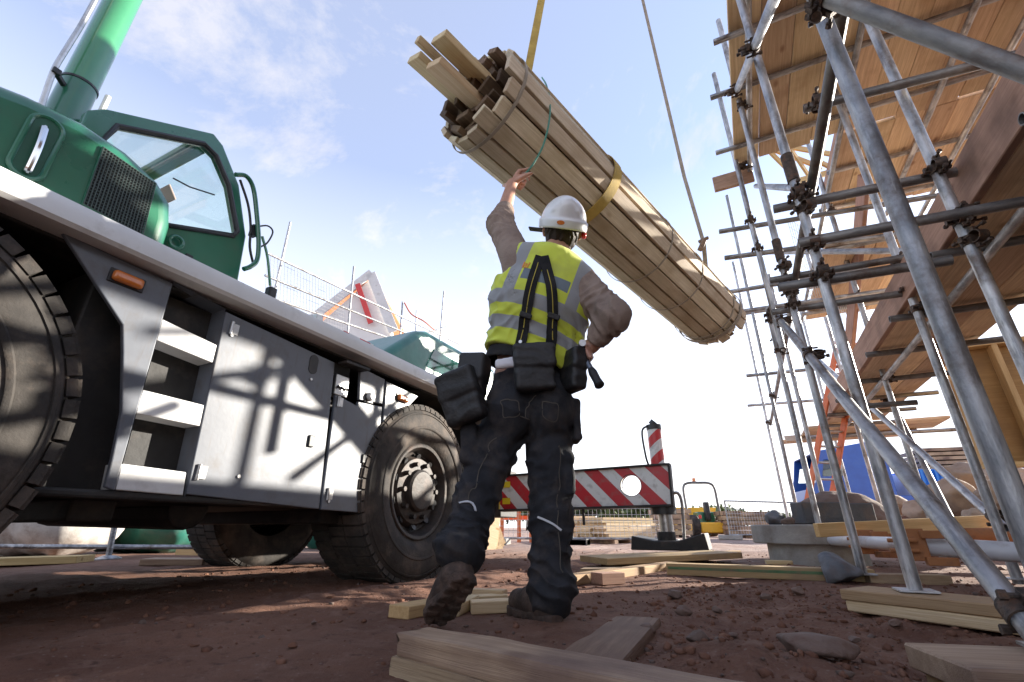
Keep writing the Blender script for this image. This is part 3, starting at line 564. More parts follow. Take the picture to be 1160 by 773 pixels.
# platforms
rnd = random.Random(5)
def plank(name, p0, p1, w_, t_, mat, parent=None, up=Z3, bevel=0.004, **kw):
    p0, p1 = V(p0), V(p1); L = (p1 - p0).length
    return MB().box((0, 0, 0), (L, w_, t_)).build(name, MAT[mat], parent, mw=frame(p0, p1, up), smooth=0, bevel=bevel, seg=1, **kw)
def deck(x0, n, y0, y1, z, cuts):
    for i in range(n):
        x = x0 + i * 0.2262; ys = [y0] + [c + (0.0 if i % 2 else 0.0) for c in cuts] + [y1]
        for a, b in zip(ys[:-1], ys[1:]):
            e = rnd.uniform(-0.03, 0.03); plank('deck_board', (x, a + 0.006, z + rnd.uniform(0, 0.004)), (x + rnd.uniform(-0.004, 0.004), b - 0.006 + (e if b == y1 else 0), z + rnd.uniform(0, 0.004)), 0.223, 0.038, 'deck', scaf)
deck(0.585, 10, -1.4, 4.38, 3.848, [1.9])
deck(1.50, 6, 4.386, 5.8, 3.848, []); deck(1.24, 4, 4.75, 6.8, 2.93, [])
deck(1.315, 3, 1.0, 8.0, 1.718, [4.7])
plank('toe_board', (1.175, 1.0, 1.81), (1.215, 8.1, 1.81), 0.038, 0.225, 'toe', scaf); plank('toe_board', (1.46, 4.46, 3.97), (1.46, 5.8, 3.97), 0.038, 0.225, 'toe', scaf)
plank('toe_board', (0.24, 4.44, 3.70), (0.62, 4.44, 3.70), 0.038, 0.18, 'toe', scaf); plank('toe_board', (1.50, 4.5, 3.36), (1.36, 6.2, 2.2), 0.04, 0.2, 'toe', scaf)
plank('deck_board', (0.72, 8.6, 1.62), (2.4, 8.6, 1.64), 0.225, 0.038, 'deck', scaf, up=(0, -0.6, 1)); plank('deck_board', (0.70, 8.85, 1.62), (2.4, 8.85, 1.62), 0.225, 0.038, 'deck', scaf)
for k in range(3): plank('deck_board', (0.95, 8.0 + k * 0.24, 1.66), (2.6, 8.0 + k * 0.24, 1.66), 0.225, 0.038, 'deck', scaf)
# brick guard mesh between the far inner standards
def wire_panel(o, u, v_, nu, nv, r=0.0022, n=4):
    b = MB(); o, u, v_ = V(o), V(u), V(v_)
    for i in range(nu + 1): b.tube(o + u * (i / nu), o + u * (i / nu) + v_, r, n, cap=False)
    for j in range(nv + 1): b.tube(o + v_ * (j / nv), o + v_ * (j / nv) + u, r, n, cap=False)
    return b
wire_panel((0.98, 5.42, 2.55), (0.55, 0.9, 0), (0, 0, 1.15), 18, 9).build('mesh_guard', MAT['mesh_wire'], scaf, smooth=0)
for (x, y) in [STD['A'], STD['B'], STD['C'], STD['D'], INN['B'], INN['C'], INN['D']]:
    z = 0.082 if (x, y) in (STD['A'], STD['B']) else 0.055
    MB().box((x, y, z), (0.12, 0.12, 0.006)).tube((x, y, z), (x, y, z + 0.07), 0.019, 12).build('base_plate', MAT['steel'], scaf, smooth=40)
# sole boards under the feet: loose timbers, one thing each
plank('sole_board', onZ(975, 684, 0.045) + V((-0.02, 0.05, 0)), onZ(975, 684, 0.045) + V((0.52, 0.30, 0)), 0.22, 0.038, 'joist', None, label='double pale sole board carrying the scaffold tube nearest the dark stone, lower board', cat='timber board') if False else None
# ------------------------------------------------------------------ mobile crane
PX = -1.95
crane = thing('mobile_crane', 'green and grey mobile crane with big black tyres parked on the left of the worker', 'crane', (-3.1, 1.4, 0))
def yz(pts, X=PX): return [onX(px, py, X) for px, py in pts]
def plate(name, pts, X=PX, t=0.02, mat='grey', parent=crane, bevel=0.004, dx=0.0, **kw):
    P = yz(pts, X) if not isinstance(pts[0], Vector) else pts
    P = [V((X + dx, p.y, p.z)) for p in P]
    return MB().prism(P, (-t, 0, 0)).build(name, MAT[mat], parent, smooth=0, bevel=bevel, seg=2, **kw)
def YZ(*pts, X=PX): return [V((X, y, z)) for y, z in pts]
# underframe and wheel arches
b = MB(); b.box((-3.15, 1.30, 0.80), (2.2, 1.30, 0.82)); b.box((-3.2, 0.1, 0.95), (1.1, 9.0, 0.5)); b.box((-3.5, 4.3, 0.85), (1.1, 2.2, 0.7))
b.box((-3.2, 0.0, 1.25), (2.42, 8.0, 0.06)); b.box((-2.06, 1.38, 0.405), (0.20, 1.5, 0.03))
b.tube((-4.0, 2.62, 0.53), (-2.2, 2.62, 0.53), 0.11, 14); b.tube((-4.0, 0.06, 0.56), (-2.2, 0.06, 0.56), 0.13, 14); b.tube((-3.6, 1.35, 0.40), (-2.3, 1.35, 0.38), 0.09, 12)
for y in (0.9, 2.0): b.bar((-4.2, y, 0.36), (-2.1, y, 0.36), 0.14, 0.08)
b.build('chassis', MAT['under'], crane, smooth=0, bevel=0.01)
for (y0, y1) in ((-0.75, 0.60), (2.12, 3.30)):
    n = 14; c = (y0 + y1) / 2; r = (y1 - y0) / 2; P = []
    for k in range(n + 1):
        a = math.pi * k / n; P.append((c - r * math.cos(a), 0.62 + 0.61 * math.sin(a) ** 0.7))
    bb = MB(); vs = []
    for X in (-1.99, -2.50): vs += [V((X, y, z)) for y, z in P]
    N = n + 1; bb.add(vs, [(k, k + 1, N + k + 1, N + k) for k in range(n)]); bb.add([V((-2.5, y, z)) for y, z in P], [tuple(range(N))])
    bb.build('wheel_arch', MAT['under'], crane, smooth=50)
# grey side panels
plate('side_panel', [(70, 262), (139, 368), (139.5, 400), (138, 467), (127, 520), (119, 552), (130, 556), (196, 321)], label=None)
plate('side_door', [(256, 353), (211, 560), (361.5, 577), (379.5, 411)])
plate('side_door', [(380.6, 447), (363.5, 577.5), (423, 582), (433, 461), (406, 455), (405, 460)])
plate('side_panel', [(408, 416), (407, 453), (433, 458), (436, 430)], dx=0.002)
plate('side_panel', [(438, 432), (425.5, 582), (430, 560), (436, 520), (444, 486), (456, 468), (474, 449)])
# step recess: back wall, jambs, three treads
rb = MB(); D_ = 0.27
P = yz([(197, 318), (131, 556), (210, 563), (256, 350)])
back = [V((PX - D_, p.y, p.z)) for p in P]; rb.prism(back, (-0.01, 0, 0))
rb.add([P[0] + V((-.002, 0, 0)), P[1] + V((-.002, 0, 0)), back[1], back[0]], [(0, 1, 2, 3)]); rb.add([P[3] + V((-.002, 0, 0)), P[2] + V((-.002, 0, 0)), back[2], back[3]], [(0, 1, 2, 3)])
rb.add([P[0] + V((-.002, 0, 0)), P[3] + V((-.002, 0, 0)), back[3], back[0]], [(0, 1, 2, 3)])
rb.build('step_recess', MAT['grey'], crane, smooth=0)
for q in ([(184, 361), (246.5, 391), (241.5, 411), (177.5, 385)], [(161, 441), (232, 459), (227, 483), (153.5, 468)], [(137, 525), (212, 535), (208, 561.5), (131, 555)]):
    P = yz(q); plate('step_tread', [V((PX, p.y, p.z)) for p in P], t=D_ - 0.004, mat='white', dx=-0.003)
MB().box((PX - 0.2, 0.985, 0.55), (0.06, 0.05, 0.09)).build('step_bracket', MAT['black'], crane, smooth=0, bevel=0.006)
# small fittings on the doors
def stadium(name, px, py, w_, h, X, dx, mat, t=0.006, tilt=0.0, parent=crane):
    c = onX(px, py, X); pts = []
    for k in range(24):
        a = 2 * math.pi * k / 24; y = w_ / 2 * math.cos(a); z = w_ / 2 * math.sin(a) + math.copysign((h - w_) / 2, math.sin(a) if abs(math.sin(a)) > 1e-6 else 1)
        y, z = y * math.cos(tilt) - z * math.sin(tilt), y * math.sin(tilt) + z * math.cos(tilt); pts.append(V((X + dx, c.y + y, c.z + z)))
    return MB().prism(pts, (-t, 0, 0)).build(name, MAT[mat], parent, smooth=40)
stadium('finger_hole', 355, 413, 0.055, 0.105, PX, 0.003, 'black')
for px, py in ((143.5, 318), (455, 452)):
    c = onX(px, py, PX); o = MB().box((PX + 0.012, c.y, c.z), (0.03, 0.10, 0.042)).build('marker_light', MAT['amber'], crane, smooth=40, bevel=0.014, seg=4)
    MB().box((PX + 0.002, c.y, c.z), (0.008, 0.115, 0.054)).build('lamp_base', MAT['black'], o, smooth=0, bevel=0.002)
# control box recess and its lid, fuel cap recess
c0 = onX(393, 436, PX); rb = MB(); rb.box((PX - 0.10, c0.y, c0.z), (0.006, 0.17, 0.18)); rb.build('control_recess', MAT['under'], crane, smooth=0)
bx = MB(); bx.box((PX - 0.05, c0.y - 0.02, c0.z - 0.01), (0.07, 0.10, 0.12)); bx.build('control_box', MAT['alu'], crane, smooth=0, bevel=0.005)
kb = MB()
for k in range(3): kb.tube((PX - 0.015, c0.y - 0.05 + 0.03 * k, c0.z - 0.02), (PX - 0.002, c0.y - 0.05 + 0.03 * k, c0.z - 0.03), 0.007, 10)
kb.build('lever', MAT['black'], crane)
plate('recess_lid', YZ((c0.y - 0.09, c0.z + 0.095), (c0.y + 0.09, c0.z + 0.10), (c0.y + 0.10, c0.z + 0.115), (c0.y - 0.09, c0.z + 0.11)), t=-0.07, mat='under', dx=0.002, bevel=0.002)
c1 = onX(418, 450, PX); MB().box((PX + 0.001, c1.y, c1.z), (0.008, 0.075, 0.075)).build('fuel_recess', MAT['black'], crane, smooth=0, bevel=0.006)
MB().lathe([(0, 0.0), (0.0, 0.026), (0.02, 0.026), (0.028, 0.018), (0.028, 0.0)], frame((PX + 0.004, c1.y, c1.z), (PX + 0.06, c1.y, c1.z)) @ Matrix.Translation((-0.028, 0, 0)), 18).build('fuel_cap', MAT['white'], crane)
for (px, py) in ((262, 380), (372, 568), (352, 430), (270, 540)):
    c = onX(px, py, PX); MB().tube((PX, c.y, c.z), (PX + 0.006, c.y, c.z), 0.008, 8).build('bolt', MAT['alu'], crane)
hg = []
for (px, py) in ((262, 372), (224, 535), (383, 455), (371, 560)):
    c = onX(px, py, PX); MB().tube((PX + 0.004, c.y, c.z - 0.03), (PX + 0.004, c.y, c.z + 0.03), 0.008, 10).box((PX + 0.001, c.y + 0.018, c.z), (0.006, 0.03, 0.05)).build('hinge', MAT['alu'], crane, smooth=40)
c = onX(352, 500, PX); MB().box((PX + 0.004, c.y, c.z), (0.012, 0.035, 0.06)).build('door_latch', MAT['black'], crane, smooth=0, bevel=0.004); c = onX(412, 520, PX); MB().box((PX + 0.004, c.y, c.z), (0.012, 0.035, 0.05)).build('door_latch', MAT['black'], crane, smooth=0, bevel=0.004)
# deck ledge
P = [(-2.30, 1.345), (-1.935, 1.345), (-1.885, 1.325), (-1.872, 1.29), (-1.872, 1.245), (-1.885, 1.232), (-2.0, 1.232), (-2.0, 1.25), (-2.30, 1.25)]
MB().prism([V((x, -4.0, z)) for x, z in P], (0, 7.55, 0)).build('deck_ledge', MAT['white'], crane, smooth=40)
MB().box((-3.35, 0.9, 1.315), (2.2, 8.2, 0.04)).build('deck_plate', MAT['white'], crane, smooth=0)
# wheels
def wheel(Y, Z, r, face=-1.93, width=0.40, side=1, steer=0.0):
    root = bpy.data.objects.new('wheel', None); COL.objects.link(root); root.parent = crane
    M0 = Matrix.Translation((face - side * width / 2, Y, Z)) @ Matrix.Rotation(steer, 4, 'Z') @ (Matrix.Identity(4) if side > 0 else Matrix.Rotation(math.pi, 4, 'Z'))
    root.matrix_basis = MW[crane].inverted() @ M0; MW[root] = M0
    h = width / 2; m = M0
    t = MB(); t.lathe([(h - 0.06, r * 0.50), (h - 0.02, r * 0.53), (h + 0.012, r * 0.62), (h + 0.022, r * 0.74), (h + 0.016, r * 0.84), (h - 0.005, r * 0.92), (h - 0.035, r * 0.958), (h - 0.09, r * 0.965), (-h + 0.09, r * 0.965), (-h + 0.035, r * 0.958), (-h + 0.005, r * 0.92), (-h - 0.016, r * 0.84), (-h - 0.02, r * 0.7), (-h + 0.03, r * 0.5)], m, 80)
    t.lathe([(h + 0.0235, r * 0.70), (h + 0.027, r * 0.71), (h + 0.027, r * 0.725), (h + 0.022, r * 0.735)], m, 80)
    t.lathe([(h + 0.005, r * 0.875), (h + 0.012, r * 0.88), (h + 0.008, r * 0.895), (h, r * 0.90)], m, 80)
    n = 56
    for k in range(n):
        for sx in (1, -1):
            a = 2 * math.pi * (k + (0.5 if sx < 0 else 0)) / n; mm = m @ Matrix.Rotation(a, 4, 'X')
            t.box((sx * (h - 0.075), 0, r * 0.976), (0.125, 2 * math.pi * r / n * 0.80, r * 0.040), 0, mm)
            t.box((sx * (h - 0.014), 0, r * 0.952), (0.022, 2 * math.pi * r / n * 0.80, r * 0.044), 0, mm)
        a = 2 * math.pi * k / n; t.box((0, 0, r * 0.974), (0.11, 2 * math.pi * r / n * 0.78, r * 0.042), 0, m @ Matrix.Rotation(a, 4, 'X'))
    t.build('tyre', MAT['tyre'], root, smooth=35)
    q = MB(); q.lathe([(h - 0.10, r * 0.50), (h - 0.015, r * 0.535), (h - 0.008, r * 0.52), (h - 0.012, r * 0.49), (h - 0.045, r * 0.46), (h - 0.075, r * 0.44), (h - 0.085, r * 0.40), (h - 0.045, r * 0.36), (h - 0.035, r * 0.25), (h - 0.035, 0.0)], m, 48)
    for k in range(10):
        a = 2 * math.pi * (k + 0.5) / 10; y, z = r * 0.395 * math.cos(a), r * 0.395 * math.sin(a)
    q.build('rim', MAT['rim'], root, smooth=30)
    hb = MB(); hb.lathe([(h - 0.04, r * 0.24), (h - 0.008, r * 0.23), (h + 0.004, r * 0.205), (h + 0.006, r * 0.17), (h + 0.004, 0.0)], m, 32); hb.build('hub', MAT['rim'], root, smooth=30)
    for k in range(10):
        a = 2 * math.pi * k / 10; y, z = r * 0.30 * math.cos(a), r * 0.30 * math.sin(a)
        MB().tube(m @ V((h - 0.045, y, z)), m @ V((h - 0.006, y, z)), 0.016, 6).build('wheel_nut', MAT['rim'], root, smooth=30)
    for k in range(10):
        a = 2 * math.pi * (k + 0.5) / 10; MB().tube(m @ V((h - 0.07, r * 0.40 * math.cos(a), r * 0.40 * math.sin(a))), m @ V((h - 0.052, r * 0.385 * math.cos(a), r * 0.385 * math.sin(a))), 0.021, 12).build('vent_hole', MAT['black'], root, smooth=30)
wheel(2.60, 0.53, 0.575)
wheel(0.06, 0.585, 0.64, face=-1.90)
wheel(3.05, 0.52, 0.575, face=-4.30, side=-1); wheel(0.06, 0.585, 0.64, face=-4.45, side=-1)
# engine hood
hood = MB().prism([V((-2.10, y, z)) for y, z in ((-1.6, 1.345), (-1.6, 1.62), (-0.4, 1.66), (0.10, 1.715), (0.30, 1.775), (0.46, 1.80), (0.62, 1.785), (0.76, 1.735), (0.835, 1.66), (0.862, 1.55), (0.865, 1.345))], (-1.75, 0, 0)).build('engine_hood', MAT['green'], crane, smooth=60, bevel=0.07, seg=6)
gp = yz([(116, 168), (175, 209), (160, 267), (93, 232)], -2.1)
g = MB().prism([V((-2.094, p.y, p.z)) for p in gp], (-0.01, 0, 0)); g.build('grille', MAT['black'], hood, smooth=0)
gw = MB()
for k in range(21):
    t = k / 20; gw.tube((gp[0].lerp(gp[3], t)) + V((0.010, 0, 0)), gp[1].lerp(gp[2], t) + V((0.010, 0, 0)), 0.0023, 5)
for k in range(19):
    t = k / 18; gw.tube((gp[0].lerp(gp[1], t)) + V((0.012, 0, 0)), gp[3].lerp(gp[2], t) + V((0.012, 0, 0)), 0.0023, 5)
gw.build('grille_mesh', surf('grille_wire', (0.03, 0.05, 0.045), (0.06, 0.08, 0.075), 10, 0.5), hood, smooth=30)
fr = MB(); fr.path([p + V((0.006, 0, 0)) for p in gp], 0.006, 6, closed=True); fr.build('grille_frame', MAT['green'], hood)
hc = onX(41, 167, -2.1); hm = []
for k in range(28):
    a = 2 * math.pi * k / 28; y = 0.045 * math.cos(a); z = 0.045 * math.sin(a) + math.copysign(0.09, math.sin(a) if abs(math.sin(a)) > 1e-6 else 1); hm.append(V((-2.094, hc.y + y, hc.z + z)))
MB().path(hm, 0.009, 8, closed=True).build('handle_rim', MAT['green'], hood); MB().prism([p + V((0.001, 0, 0)) for p in hm], (-0.01, 0, 0)).build('handle_recess', surf('recess_shade_green', (0.010, 0.075, 0.04), (0.012, 0.085, 0.046), 4, 0.45), hood, smooth=0)  # raised plate in darker green, recess shade put into its colour
hd = onX(50, 147, -2.08); he = onX(33, 190, -2.08); MB().path(spline([he + V((-0.01, 0, -0.01)), he, he.lerp(hd, 0.5) + V((0.012, 0, 0)), hd, hd + V((-0.01, 0, 0.01))], 6), 0.012, 10).build('door_handle', MAT['chrome'], hood)
# operator cab
CX, CX2 = -2.32, -3.35
outl = [(0.52, 1.345), (0.50, 2.00), (0.55, 2.06), (0.985, 2.325), (1.045, 2.295), (1.185, 2.12), (1.295, 1.84), (1.315, 1.55), (1.25, 1.345)]
win = [(0.915, 1.665), (0.58, 1.88), (0.61, 2.01), (0.955, 2.22), (1.025, 2.20), (1.13, 2.075), (1.238, 1.835), (1.225, 1.80)]
def ring_plate(mb, outer, inner, x0, x1):
    """flat plate with a hole: connect each outer corner with the nearest inner corner"""
    import bisect
    ang = lambda p, c: math.atan2(p[1] - c[1], p[0] - c[0]); c = (sum(p[0] for p in inner) / len(inner), sum(p[1] for p in inner) / len(inner))
    bm = bmesh.new(); ov = [bm.verts.new((0, *p)) for p in outer]; iv = [bm.verts.new((0, *p)) for p in inner]
    es = [bm.edges.new((L_[i], L_[(i + 1) % len(L_)])) for L_ in (ov, iv) for i in range(len(L_))]
    bmesh.ops.triangle_fill(bm, use_beauty=True, edges=es); bm.verts.index_update()
    n = len(outer) + len(inner); vs = [V((x0, v.co.y, v.co.z)) for v in bm.verts] + [V((x1, v.co.y, v.co.z)) for v in bm.verts]
    fs = [tuple(v.index for v in f.verts) for f in bm.faces]; fs += [tuple(i + n for i in f[::-1]) for f in fs]
    for base, m_ in ((0, len(outer)), (len(outer), len(inner))): fs += [(base + i, base + (i + 1) % m_, n + base + (i + 1) % m_, n + base + i) for i in range(m_)]
    bm.free(); return mb.add(vs, fs)
cab = ring_plate(MB(), outl, win, CX, CX - 0.05); winf = [(0.92, 1.50), (0.60, 1.50), (0.57, 2.01), (0.955, 2.25), (1.03, 2.22), (1.15, 2.07), (1.255, 1.83), (1.25, 1.52)]; ring_plate(cab, outl, winf, CX2, CX2 + 0.05)
def band(mb, seg, x0, x1, t):
    for (a, b_) in zip(seg[:-1], seg[1:]): mb.bar(V(((x0 + x1) / 2, a[0], a[1])), V(((x0 + x1) / 2, b_[0], b_[1])), abs(x1 - x0), t, up=(0, -(b_[1] - a[1]), b_[0] - a[0]))
band(cab, [(0.53, 2.02), (0.62, 2.085)], CX - 0.05, CX2 + 0.05, 0.03); band(cab, [(0.94, 2.275), (0.985, 2.303), (1.03, 2.28)], CX - 0.05, CX2 + 0.05, 0.03); band(cab, [(0.54, 1.36), (0.53, 1.62)], CX - 0.05, CX2 + 0.05, 0.03); band(cab, [(1.265, 1.78), (1.29, 1.55), (1.24, 1.36)], CX - 0.05, CX2 + 0.05, 0.03)
cabo = cab.build('cab', MAT['green'], crane, smooth=25, bevel=0.008)
MB().prism([V((CX - 0.02, *p)) for p in win], (-0.004, 0, 0)).build('side_window', MAT['glass'], cabo, smooth=0); MB().prism([V((CX2 + 0.02, *p)) for p in winf], (0.004, 0, 0)).build('side_window', MAT['glass'], cabo, smooth=0)
sealp = [V((CX + 0.002, *p)) for p in win]; MB().path(sealp, 0.015, 8, closed=True).build('window_seal', MAT['black'], cabo)
ws = MB(); band(ws, [(1.035, 2.285), (1.172, 2.12), (1.28, 1.84)], CX - 0.06, CX2 + 0.06, 0.006); ws.build('windscreen', MAT['glass'], cabo, smooth=0)
rg = MB(); band(rg, [(0.62, 2.085), (0.94, 2.277)], CX - 0.06, CX2 + 0.06, 0.006); rg.build('roof_window', MAT['glass'], cabo, smooth=0)
st = MB(); st.box((-2.85, 0.78, 1.66), (0.46, 0.45, 0.10)); st.bar((-2.85, 0.62, 1.68), (-2.85, 0.56, 2.02), 0.44, 0.09, up=(0, 1, 0)); st.build('seat', surf('grey_seat', (0.16, 0.16, 0.165), (0.24, 0.24, 0.245), 9, 0.8), cabo, smooth=40, bevel=0.03, seg=3)
ct = MB(); ct.box((-2.85, 1.16, 1.60), (0.8, 0.10, 0.30)); ct.tube((-2.62, 0.98, 1.62), (-2.62, 1.0, 1.82), 0.014, 10); ct.build('console', surf('console_grey', (0.5, 0.5, 0.48), (0.58, 0.58, 0.56), 6, 0.6), cabo, smooth=0, bevel=0.012)
vz = MB(); vz.bar((-2.75, 1.06, 2.14), (-3.2, 1.06, 2.14), 0.09, 0.012, up=(0, 0.8, 0.6)); vz.build('sun_visor', surf('visor', (0.45, 0.30, 0.28), (0.5, 0.34, 0.31), 5, 0.5), cabo, smooth=0, bevel=0.004)
wp = MB(); wp.path([onX(243, 221, CX + 0.02), onX(215, 212, CX + 0.02), onX(196, 202, CX + 0.02)], 0.004, 6); wp.build('wiper', MAT['black'], cabo)
le = onX(205, 148, -2.5); ey = MB()
MB().path([V((-2.5, 0.86 + 0.022 * math.cos(a), 2.275 + 0.022 * math.sin(a))) for a in [2 * math.pi * k / 16 for k in range(16)]], 0.006, 8, closed=True).build('lifting_eye', MAT['green'], cabo)
MB().path(spline([onX(p[0], p[1], -2.25) for p in ((267, 198), (279, 200), (287, 214), (291, 245), (293, 276), (291, 295), (284, 302), (276, 305))], 5), 0.013, 10).build('grab_rail', MAT['green'], crane)
cb = MB(); cb.path(spline([onX(p[0], p[1], -2.28) for p in ((283, 256), (290, 257), (303, 256), (309, 263), (303, 275), (295, 280))], 5), 0.005, 8); cb.path(spline([onX(p[0], p[1], -2.28) for p in ((272, 204), (281, 232), (284, 258), (283, 280), (287, 300))], 5), 0.007, 8); cb.box(onX(287, 262, -2.28), (0.03, 0.03, 0.07)); cb.build('mirror_arm', MAT['black'], crane)
MB().path(spline([onX(p[0], p[1], -2.3) for p in ((297, 268), (303, 292), (306, 324))], 6), 0.008, 8).build('hose', MAT['lgreen'], crane); c = onX(306, 335, -2.3); MB().box(c, (0.05, 0.05, 0.10)).build('hose_plug', MAT['black'], crane, smooth=0, bevel=0.01)
pr = onX(205, 272, -2.26); MB().path([V((-2.30, pr.y + 0.03 * math.cos(a), pr.z + 0.03 * math.sin(a))) for a in [2 * math.pi * k / 20 for k in range(20)]], 0.009, 8, closed=True).build('port_ring', MAT['green'], crane)
ls = onX(215, 293, -2.3); MB().box((-2.312, ls.y, ls.z), (0.012, 0.035, 0.05)).build('door_latch', MAT['black'], crane, smooth=0, bevel=0.004)
# upright round boom section with its collars, and the thin rod beside it
bt = (-2.52, 0.485); boom = MB().tube((*bt, 1.5), (*bt, 2.23), 0.068, 40).build('boom', MAT['green'], crane, smooth=40)
MB().tube((*bt, 2.232), (*bt, 5.2), 0.0665, 40).build('boom_tube', MAT['lgreen'], boom, smooth=40)  # upper length in lighter green, its sunlit look put into the colour
MB().lathe([(-0.006, 0.065), (-0.006, 0.071), (0.006, 0.071), (0.006, 0.065)], frame((*bt, 2.2), (*bt, 2.27)), 40).build('boom_collar', MAT['black'], boom, smooth=40)
MB().path(spline([onX(p[0], p[1], -2.45) for p in ((44, 128), (57, 90), (64, 74), (70, 64), (80, 48), (93, 27), (112, -8), (140, -60))], 4), 0.011, 8).build('rod', MAT['alu'], crane); c = onX(63, 82, -2.45); MB().box(c, (0.035, 0.03, 0.03)).bar(c, V((-2.5, 0.46, c.z - 0.02)), 0.02, 0.02).build('rod_bracket', MAT['black'], crane, smooth=0, bevel=0.004)
a0 = onX(113, 130, -2.7); MB().tube(a0, a0 + V((0, 0, 0.13)), 0.014, 10).build('stub_aerial', MAT['white'], crane)
# low front cab, marker plates, chequer-plate locker
fc = MB().prism([V((-2.18, y, z)) for y, z in ((2.22, 1.345), (2.34, 1.46), (2.74, 1.80), (2.86, 1.845), (4.05, 1.87), (4.25, 1.62), (4.30, 1.345))], (-1.1, 0, 0)).build('front_cab', MAT['tarp'], crane, smooth=60, bevel=0.06, seg=5)
MB().prism([V((-2.172, y, z)) for y, z in ((2.86, 1.52), (2.95, 1.70), (3.72, 1.71), (3.88, 1.53))], (-0.006, 0, 0)).build('front_window', MAT['tglass'], fc, smooth=0, bevel=0.002)
MB().box((-2.55, 4.75, 1.62), (0.5, 0.5, 0.55)).build('air_intake', MAT['tarp'], crane, smooth=40, bevel=0.08, seg=4)
MB().box((-2.45, 2.03, 1.43), (0.36, 0.42, 0.17)).build('locker', surf('chequer_plate', (0.42, 0.42, 0.41), (0.56, 0.55, 0.53), 30, 0.4, 0.6, 0.8, 60, dirt=(0.3, 0.28, 0.26), damt=(0.5, 0.8)), crane, smooth=0, bevel=0.01)
MAT['stripe_small'] = striped('hazard_plate', (0.72, 0.71, 0.69), (0.55, 0.03, 0.035), (1, 2), 0.22, 0.7)
MB().box((-2.36, 2.27, 1.50), (0.03, 0.30, 0.17)).build('marker_plate', MAT['stripe_small'], crane, smooth=0, bevel=0.004); MB().box((-2.50, 1.98, 1.60), (0.12, 0.06, 0.13)).build('marker_plate', MAT['stripe_small'], crane, smooth=0, bevel=0.006)
# outrigger across the front
OY = 5.6
og = MB(); og.box((-3.5, OY + 0.36, 0.74), (1.1, 0.5, 0.62)); og.build('outrigger_box', MAT['under'], crane, smooth=0, bevel=0.012)
A0, A1, A2, A3 = onY(566, 540.5, OY), onY(756.5, 527, OY), onY(760.5, 571.5, OY), onY(566, 577.5, OY)
A0 = V((-2.92, OY, A0.z)); A3 = V((-2.92, OY, A3.z))
hc = onY(714.5, 550, OY); hr = 0.118; circ = [(hc.x + hr * math.cos(2 * math.pi * k / 32), hc.z + hr * math.sin(2 * math.pi * k / 32)) for k in range(32)]
beam = MB(); q = MB(); ring_plate(q, [(p.x, p.z) for p in (A0, A1, A2, A3)], circ, 0, 0.05)
beam.add([V((v[1], OY + v[0], v[2])) for v in q.v], q.f)
MAT['stripe_big'] = striped('hazard_beam', (0.70, 0.70, 0.69), (0.50, 0.025, 0.035), (0, 2), 0.375, 0.95)
bo = beam.build('outrigger_beam', MAT['stripe_big'], crane, smooth=0, bevel=0.004)
fl = MB(); fl.bar(A0 + V((0, 0.06, 0.010)), A1 + V((0, 0.06, 0.010)), 0.19, 0.022); fl.bar(A3 + V((0, 0.06, -0.012)), A2 + V((0, 0.06, -0.012)), 0.19, 0.026); fl.bar(A1 + V((0.012, 0.05, 0.02)), A2 + V((0.012, 0.05, -0.02)), 0.16, 0.024, up=(1, 0, 0)); fl.lathe([(-0.03, hr), (-0.03, hr + 0.012), (0.06, hr + 0.012), (0.06, hr)], frame((hc.x, OY, hc.z), (hc.x, OY + 0.06, hc.z)), 32)
fl.tube(A3.lerp(A2, 0.52) + V((0, .05, -0.02)), A3.lerp(A2, 0.52) + V((0, .05, -0.20)), 0.018, 8); fl.build('flange', MAT['under'], bo, smooth=0, bevel=0.004)
yt = MB(); yt.bar(A0 + V((0.012, -0.006, 0)), A3 + V((0.012, -0.006, 0)), 0.006, 0.03, up=(0, 1, 0))
for t in (0.25, 0.75): p = A0.lerp(A3, t) + V((0.11, -0.006, 0)); yt.box(p, (0.11, 0.006, 0.075))
yt.build('reflector', surf('reflector_yellow', (0.75, 0.55, 0.02), (0.8, 0.6, 0.03), 12, 0.4), bo, smooth=0)
jx = -0.875; jt = 1.40; js = MB().tube((jx, OY + 0.13, 0.96), (jx, OY + 0.13, jt), 0.082, 24); MAT['stripe_jack'] = striped('hazard_jack', (0.72, 0.71, 0.69), (0.55, 0.03, 0.035), (0, 2), 0.30, -1.2); jo = js.build('jack', MAT['stripe_jack'], bo, smooth=40)
k_ = MB(); k_.tube((jx, OY + 0.13, jt), (jx, OY + 0.13, jt + 0.06), 0.088, 20); k_.tube((jx - 0.02, OY + 0.13, jt + 0.06), (jx + 0.02, OY + 0.13, jt + 0.10), 0.05, 12); k_.path(spline([(jx - 0.05, OY + 0.07, jt + 0.05), (jx - 0.13, OY + 0.06, jt - 0.02), (jx - 0.12, OY + 0.06, jt - 0.3), (jx - 0.10, OY + 0.08, 0.98)], 6), 0.012, 6); MB().tube((jx, OY + 0.13, 0.44), (jx, OY + 0.13, 0.52), 0.14, 24).build('jack_seat', MAT['black'], crane, smooth=40); k_.build('jack_cap', MAT['black'], crane, smooth=40)
MB().tube((jx + 0.01, OY + 0.13, 0.13), (jx + 0.01, OY + 0.13, 0.50), 0.078, 24).build('jack_leg', MAT['alu'], crane, smooth=40)
